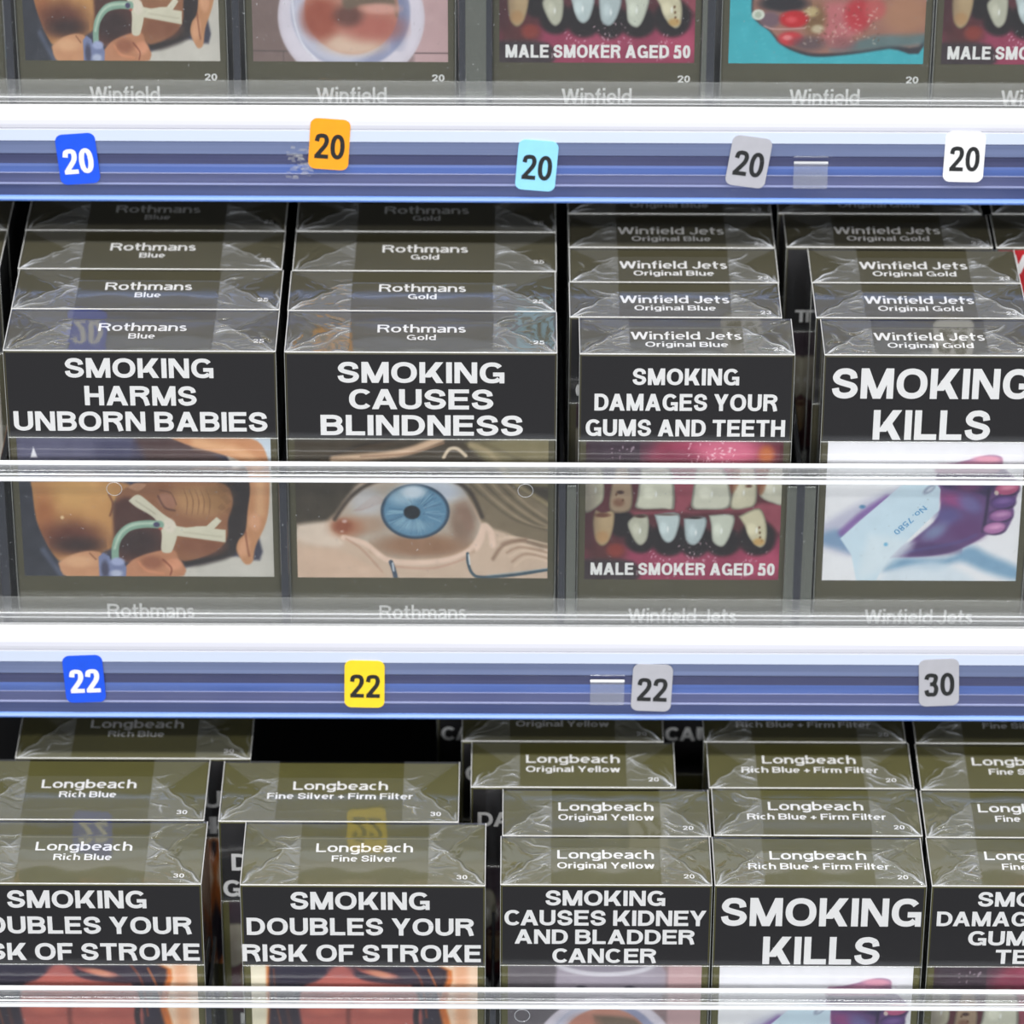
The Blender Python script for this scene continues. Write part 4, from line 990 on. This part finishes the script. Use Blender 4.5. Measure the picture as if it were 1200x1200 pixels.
# middle shelf
g = 'packs warning of unborn babies, middle shelf'
for i, (x, y) in enumerate(((-99.3, .3), (-99.35, 23.6), (-99.8, 46.8), (-99.95, 69.8))):
    pack('r25', 'Blue', 'babies', 'baby', x, y, Z2, deep(i, 'SMOKING HARMS UNBORN BABIES', 'middle shelf'), g)
g = 'packs warning of blindness, middle shelf'
for i, (x, y) in enumerate(((-24.3, .1), (-24.5, 23.2), (-24.2, 46.3), (-24.2, 69.8))):
    pack('r25', 'Gold', 'blind', 'eye', x, y, Z2, deep(i, 'SMOKING CAUSES BLINDNESS', 'middle shelf'), g)
g = 'packs warning of gums and teeth, middle shelf'
for i, (x, y) in enumerate(((46.7, -.3), (44.2, 20.2), (44.4, 40.3), (44.3, 60.8), (44.3, 81.3))):
    pack('j23', 'Original Blue', 'gums', 'teeth', x, y, Z2, deep(i, 'DAMAGES YOUR GUMS AND TEETH', 'middle shelf'), g)
g = 'packs warning that smoking kills, middle shelf'
for i, (x, y) in enumerate(((111.9, -.3), (110.8, 20.4), (110.7, 40.5), (104.9, 61.5), (103.6, 82.0))):
    pack('j23', 'Original Gold', 'kills' if i != 3 else 'throat', 'tag' if i != 3 else 'teeth', x, y, Z2,
         deep(i, 'SMOKING KILLS', 'middle shelf right') if i != 3 else 'fourth pack of the right column, shifted left with its dark face showing, middle shelf', g)
pack('j23', 'Original Gold', 'red', 'teeth', 163.3, 61.6, Z2, 'pack with a red warning face cut off by the right frame edge, middle shelf', 'packs at the right end, middle shelf')
pack('j23', 'Original Gold', 'kills', 'tag', 164.0, 82.2, Z2, 'dim pack behind the red faced pack at the right frame edge', 'packs at the right end, middle shelf')
for i, y in enumerate((46.8, 69.8)):
    pack('r25', 'Blue', 'babies', 'baby', -177.6, y, Z2, ('dim pack top cut off by the left frame edge, middle shelf, nearer one', 'dim pack top cut off by the left frame edge, middle shelf, farther one')[i],
         'packs at the left end, middle shelf')
# top shelf
g = 'packs on the top shelf, lower halves in view'
pack('w20', 'Original Grey', 'kills', 'tag', -168.0, Y1+.2, Z1, 'pack sliver at the top left frame corner, top shelf', g)
pack('w20', 'Original Grey', 'babies', 'baby', -107.1, Y1+.2, Z1, 'top shelf pack with a picture of a newborn with breathing tube', g)
pack('w20', 'Original Grey', 'kidney', 'bowl', -44.6, Y1+.2, Z1, 'top shelf pack with a picture of a stained toilet bowl', g)
pack('w20', 'Original Grey', 'gums', 'teeth', 22.9, Y1+.2, Z1, 'top shelf pack with picture of decayed teeth, fully in view, left of the sore foot', g)
pack('w20', 'Original Grey', 'kills', 'sore', 85.7, Y1+.2, Z1, 'top shelf pack with a picture of a sore foot on turquoise cloth', g)
pack('w20', 'Original Grey', 'gums', 'teeth', 144.0, Y1+.2, Z1, 'top shelf pack with picture of decayed teeth, cut by the right frame edge', g)
# bottom shelf
g = 'packs warning of stroke, bottom shelf'
pack('l30', 'Rich Blue', 'stroke', 'face', -114.9, Y3-.4, Z3, 'front pack reading DOUBLES YOUR RISK OF STROKE, bottom shelf, cut by the left edge', g)
pack('l30', 'Rich Blue', 'stroke', 'face', -116.0, Y3+29.2, Z3, 'second pack back in the leftmost stroke column, only its top showing, bottom shelf', g)
pack('l30', 'Rich Blue', 'stroke', 'face', -104.9, Y3+59.0, Z3, 'dim third pack, shifted right, behind the leftmost stroke packs, bottom shelf', g)
pack('l30', 'Fine Silver', 'stroke', 'face', -39.2, Y3-.6, Z3, 'front pack reading SMOKING DOUBLES YOUR RISK OF STROKE, wholly legible, bottom shelf', g)
pack('l30', 'Fine Silver + Firm Filter', 'gums30', 'teeth', -46.7, Y3+28.8, Z3, 'pack shifted left behind the wholly legible stroke pack, bottom shelf', 'packs warning of gums and teeth, bottom shelf')
g = 'packs in the kidney and bladder cancer column, bottom shelf'
for i, (x, y, wn, pc) in enumerate(((25.75, 0, 'kidney', 'bowl'), (26.2, 22.5, 'kidney', None), (17.4, 45.7, 'gums4', 'teeth'), (14.6, 68.3, 'kidney', None), (7.4, 91.2, 'far', None))):
    pack('l20', 'Original Yellow', wn, pc, x, Y3+y, Z3, ('front pack reading SMOKING CAUSES KIDNEY AND BLADDER CANCER, bottom shelf', 'second pack back in the kidney and bladder cancer column, bottom shelf',
         'third pack back in the kidney and bladder cancer column, shifted left, bottom shelf', 'fourth pack back in the kidney and bladder cancer column, nearly dark, bottom shelf',
         'fifth pack back in the kidney column, letter C showing, bottom shelf')[i], g)
g = 'packs in the smoking kills column, bottom shelf'
for i, (x, y) in enumerate(((82.9, 0), (83.6, 23.2), (83.0, 45.8), (82.4, 68.4))):
    pack('l20', 'Rich Blue + Firm Filter', 'kills', 'tag', x, Y3+y, Z3, deep(i, 'SMOKING KILLS', 'bottom shelf'), g)
pack('l20', 'Original Yellow', 'far', None, 71.4, Y3+91.4, Z3, 'deep dark pack with letters CA showing between two columns, bottom shelf', 'packs in the smoking kills column, bottom shelf')
g = 'packs in the rightmost column, bottom shelf'
for i, (x, y) in enumerate(((140.8, .2), (141.0, 22.6), (141.3, 45.3), (141.6, 68.2))):
    pack('l20', 'Fine Silver', 'gums4', 'teeth', x, Y3+y, Z3, deep(i, 'DAMAGES YOUR GUMS', 'bottom shelf, right edge'), g)
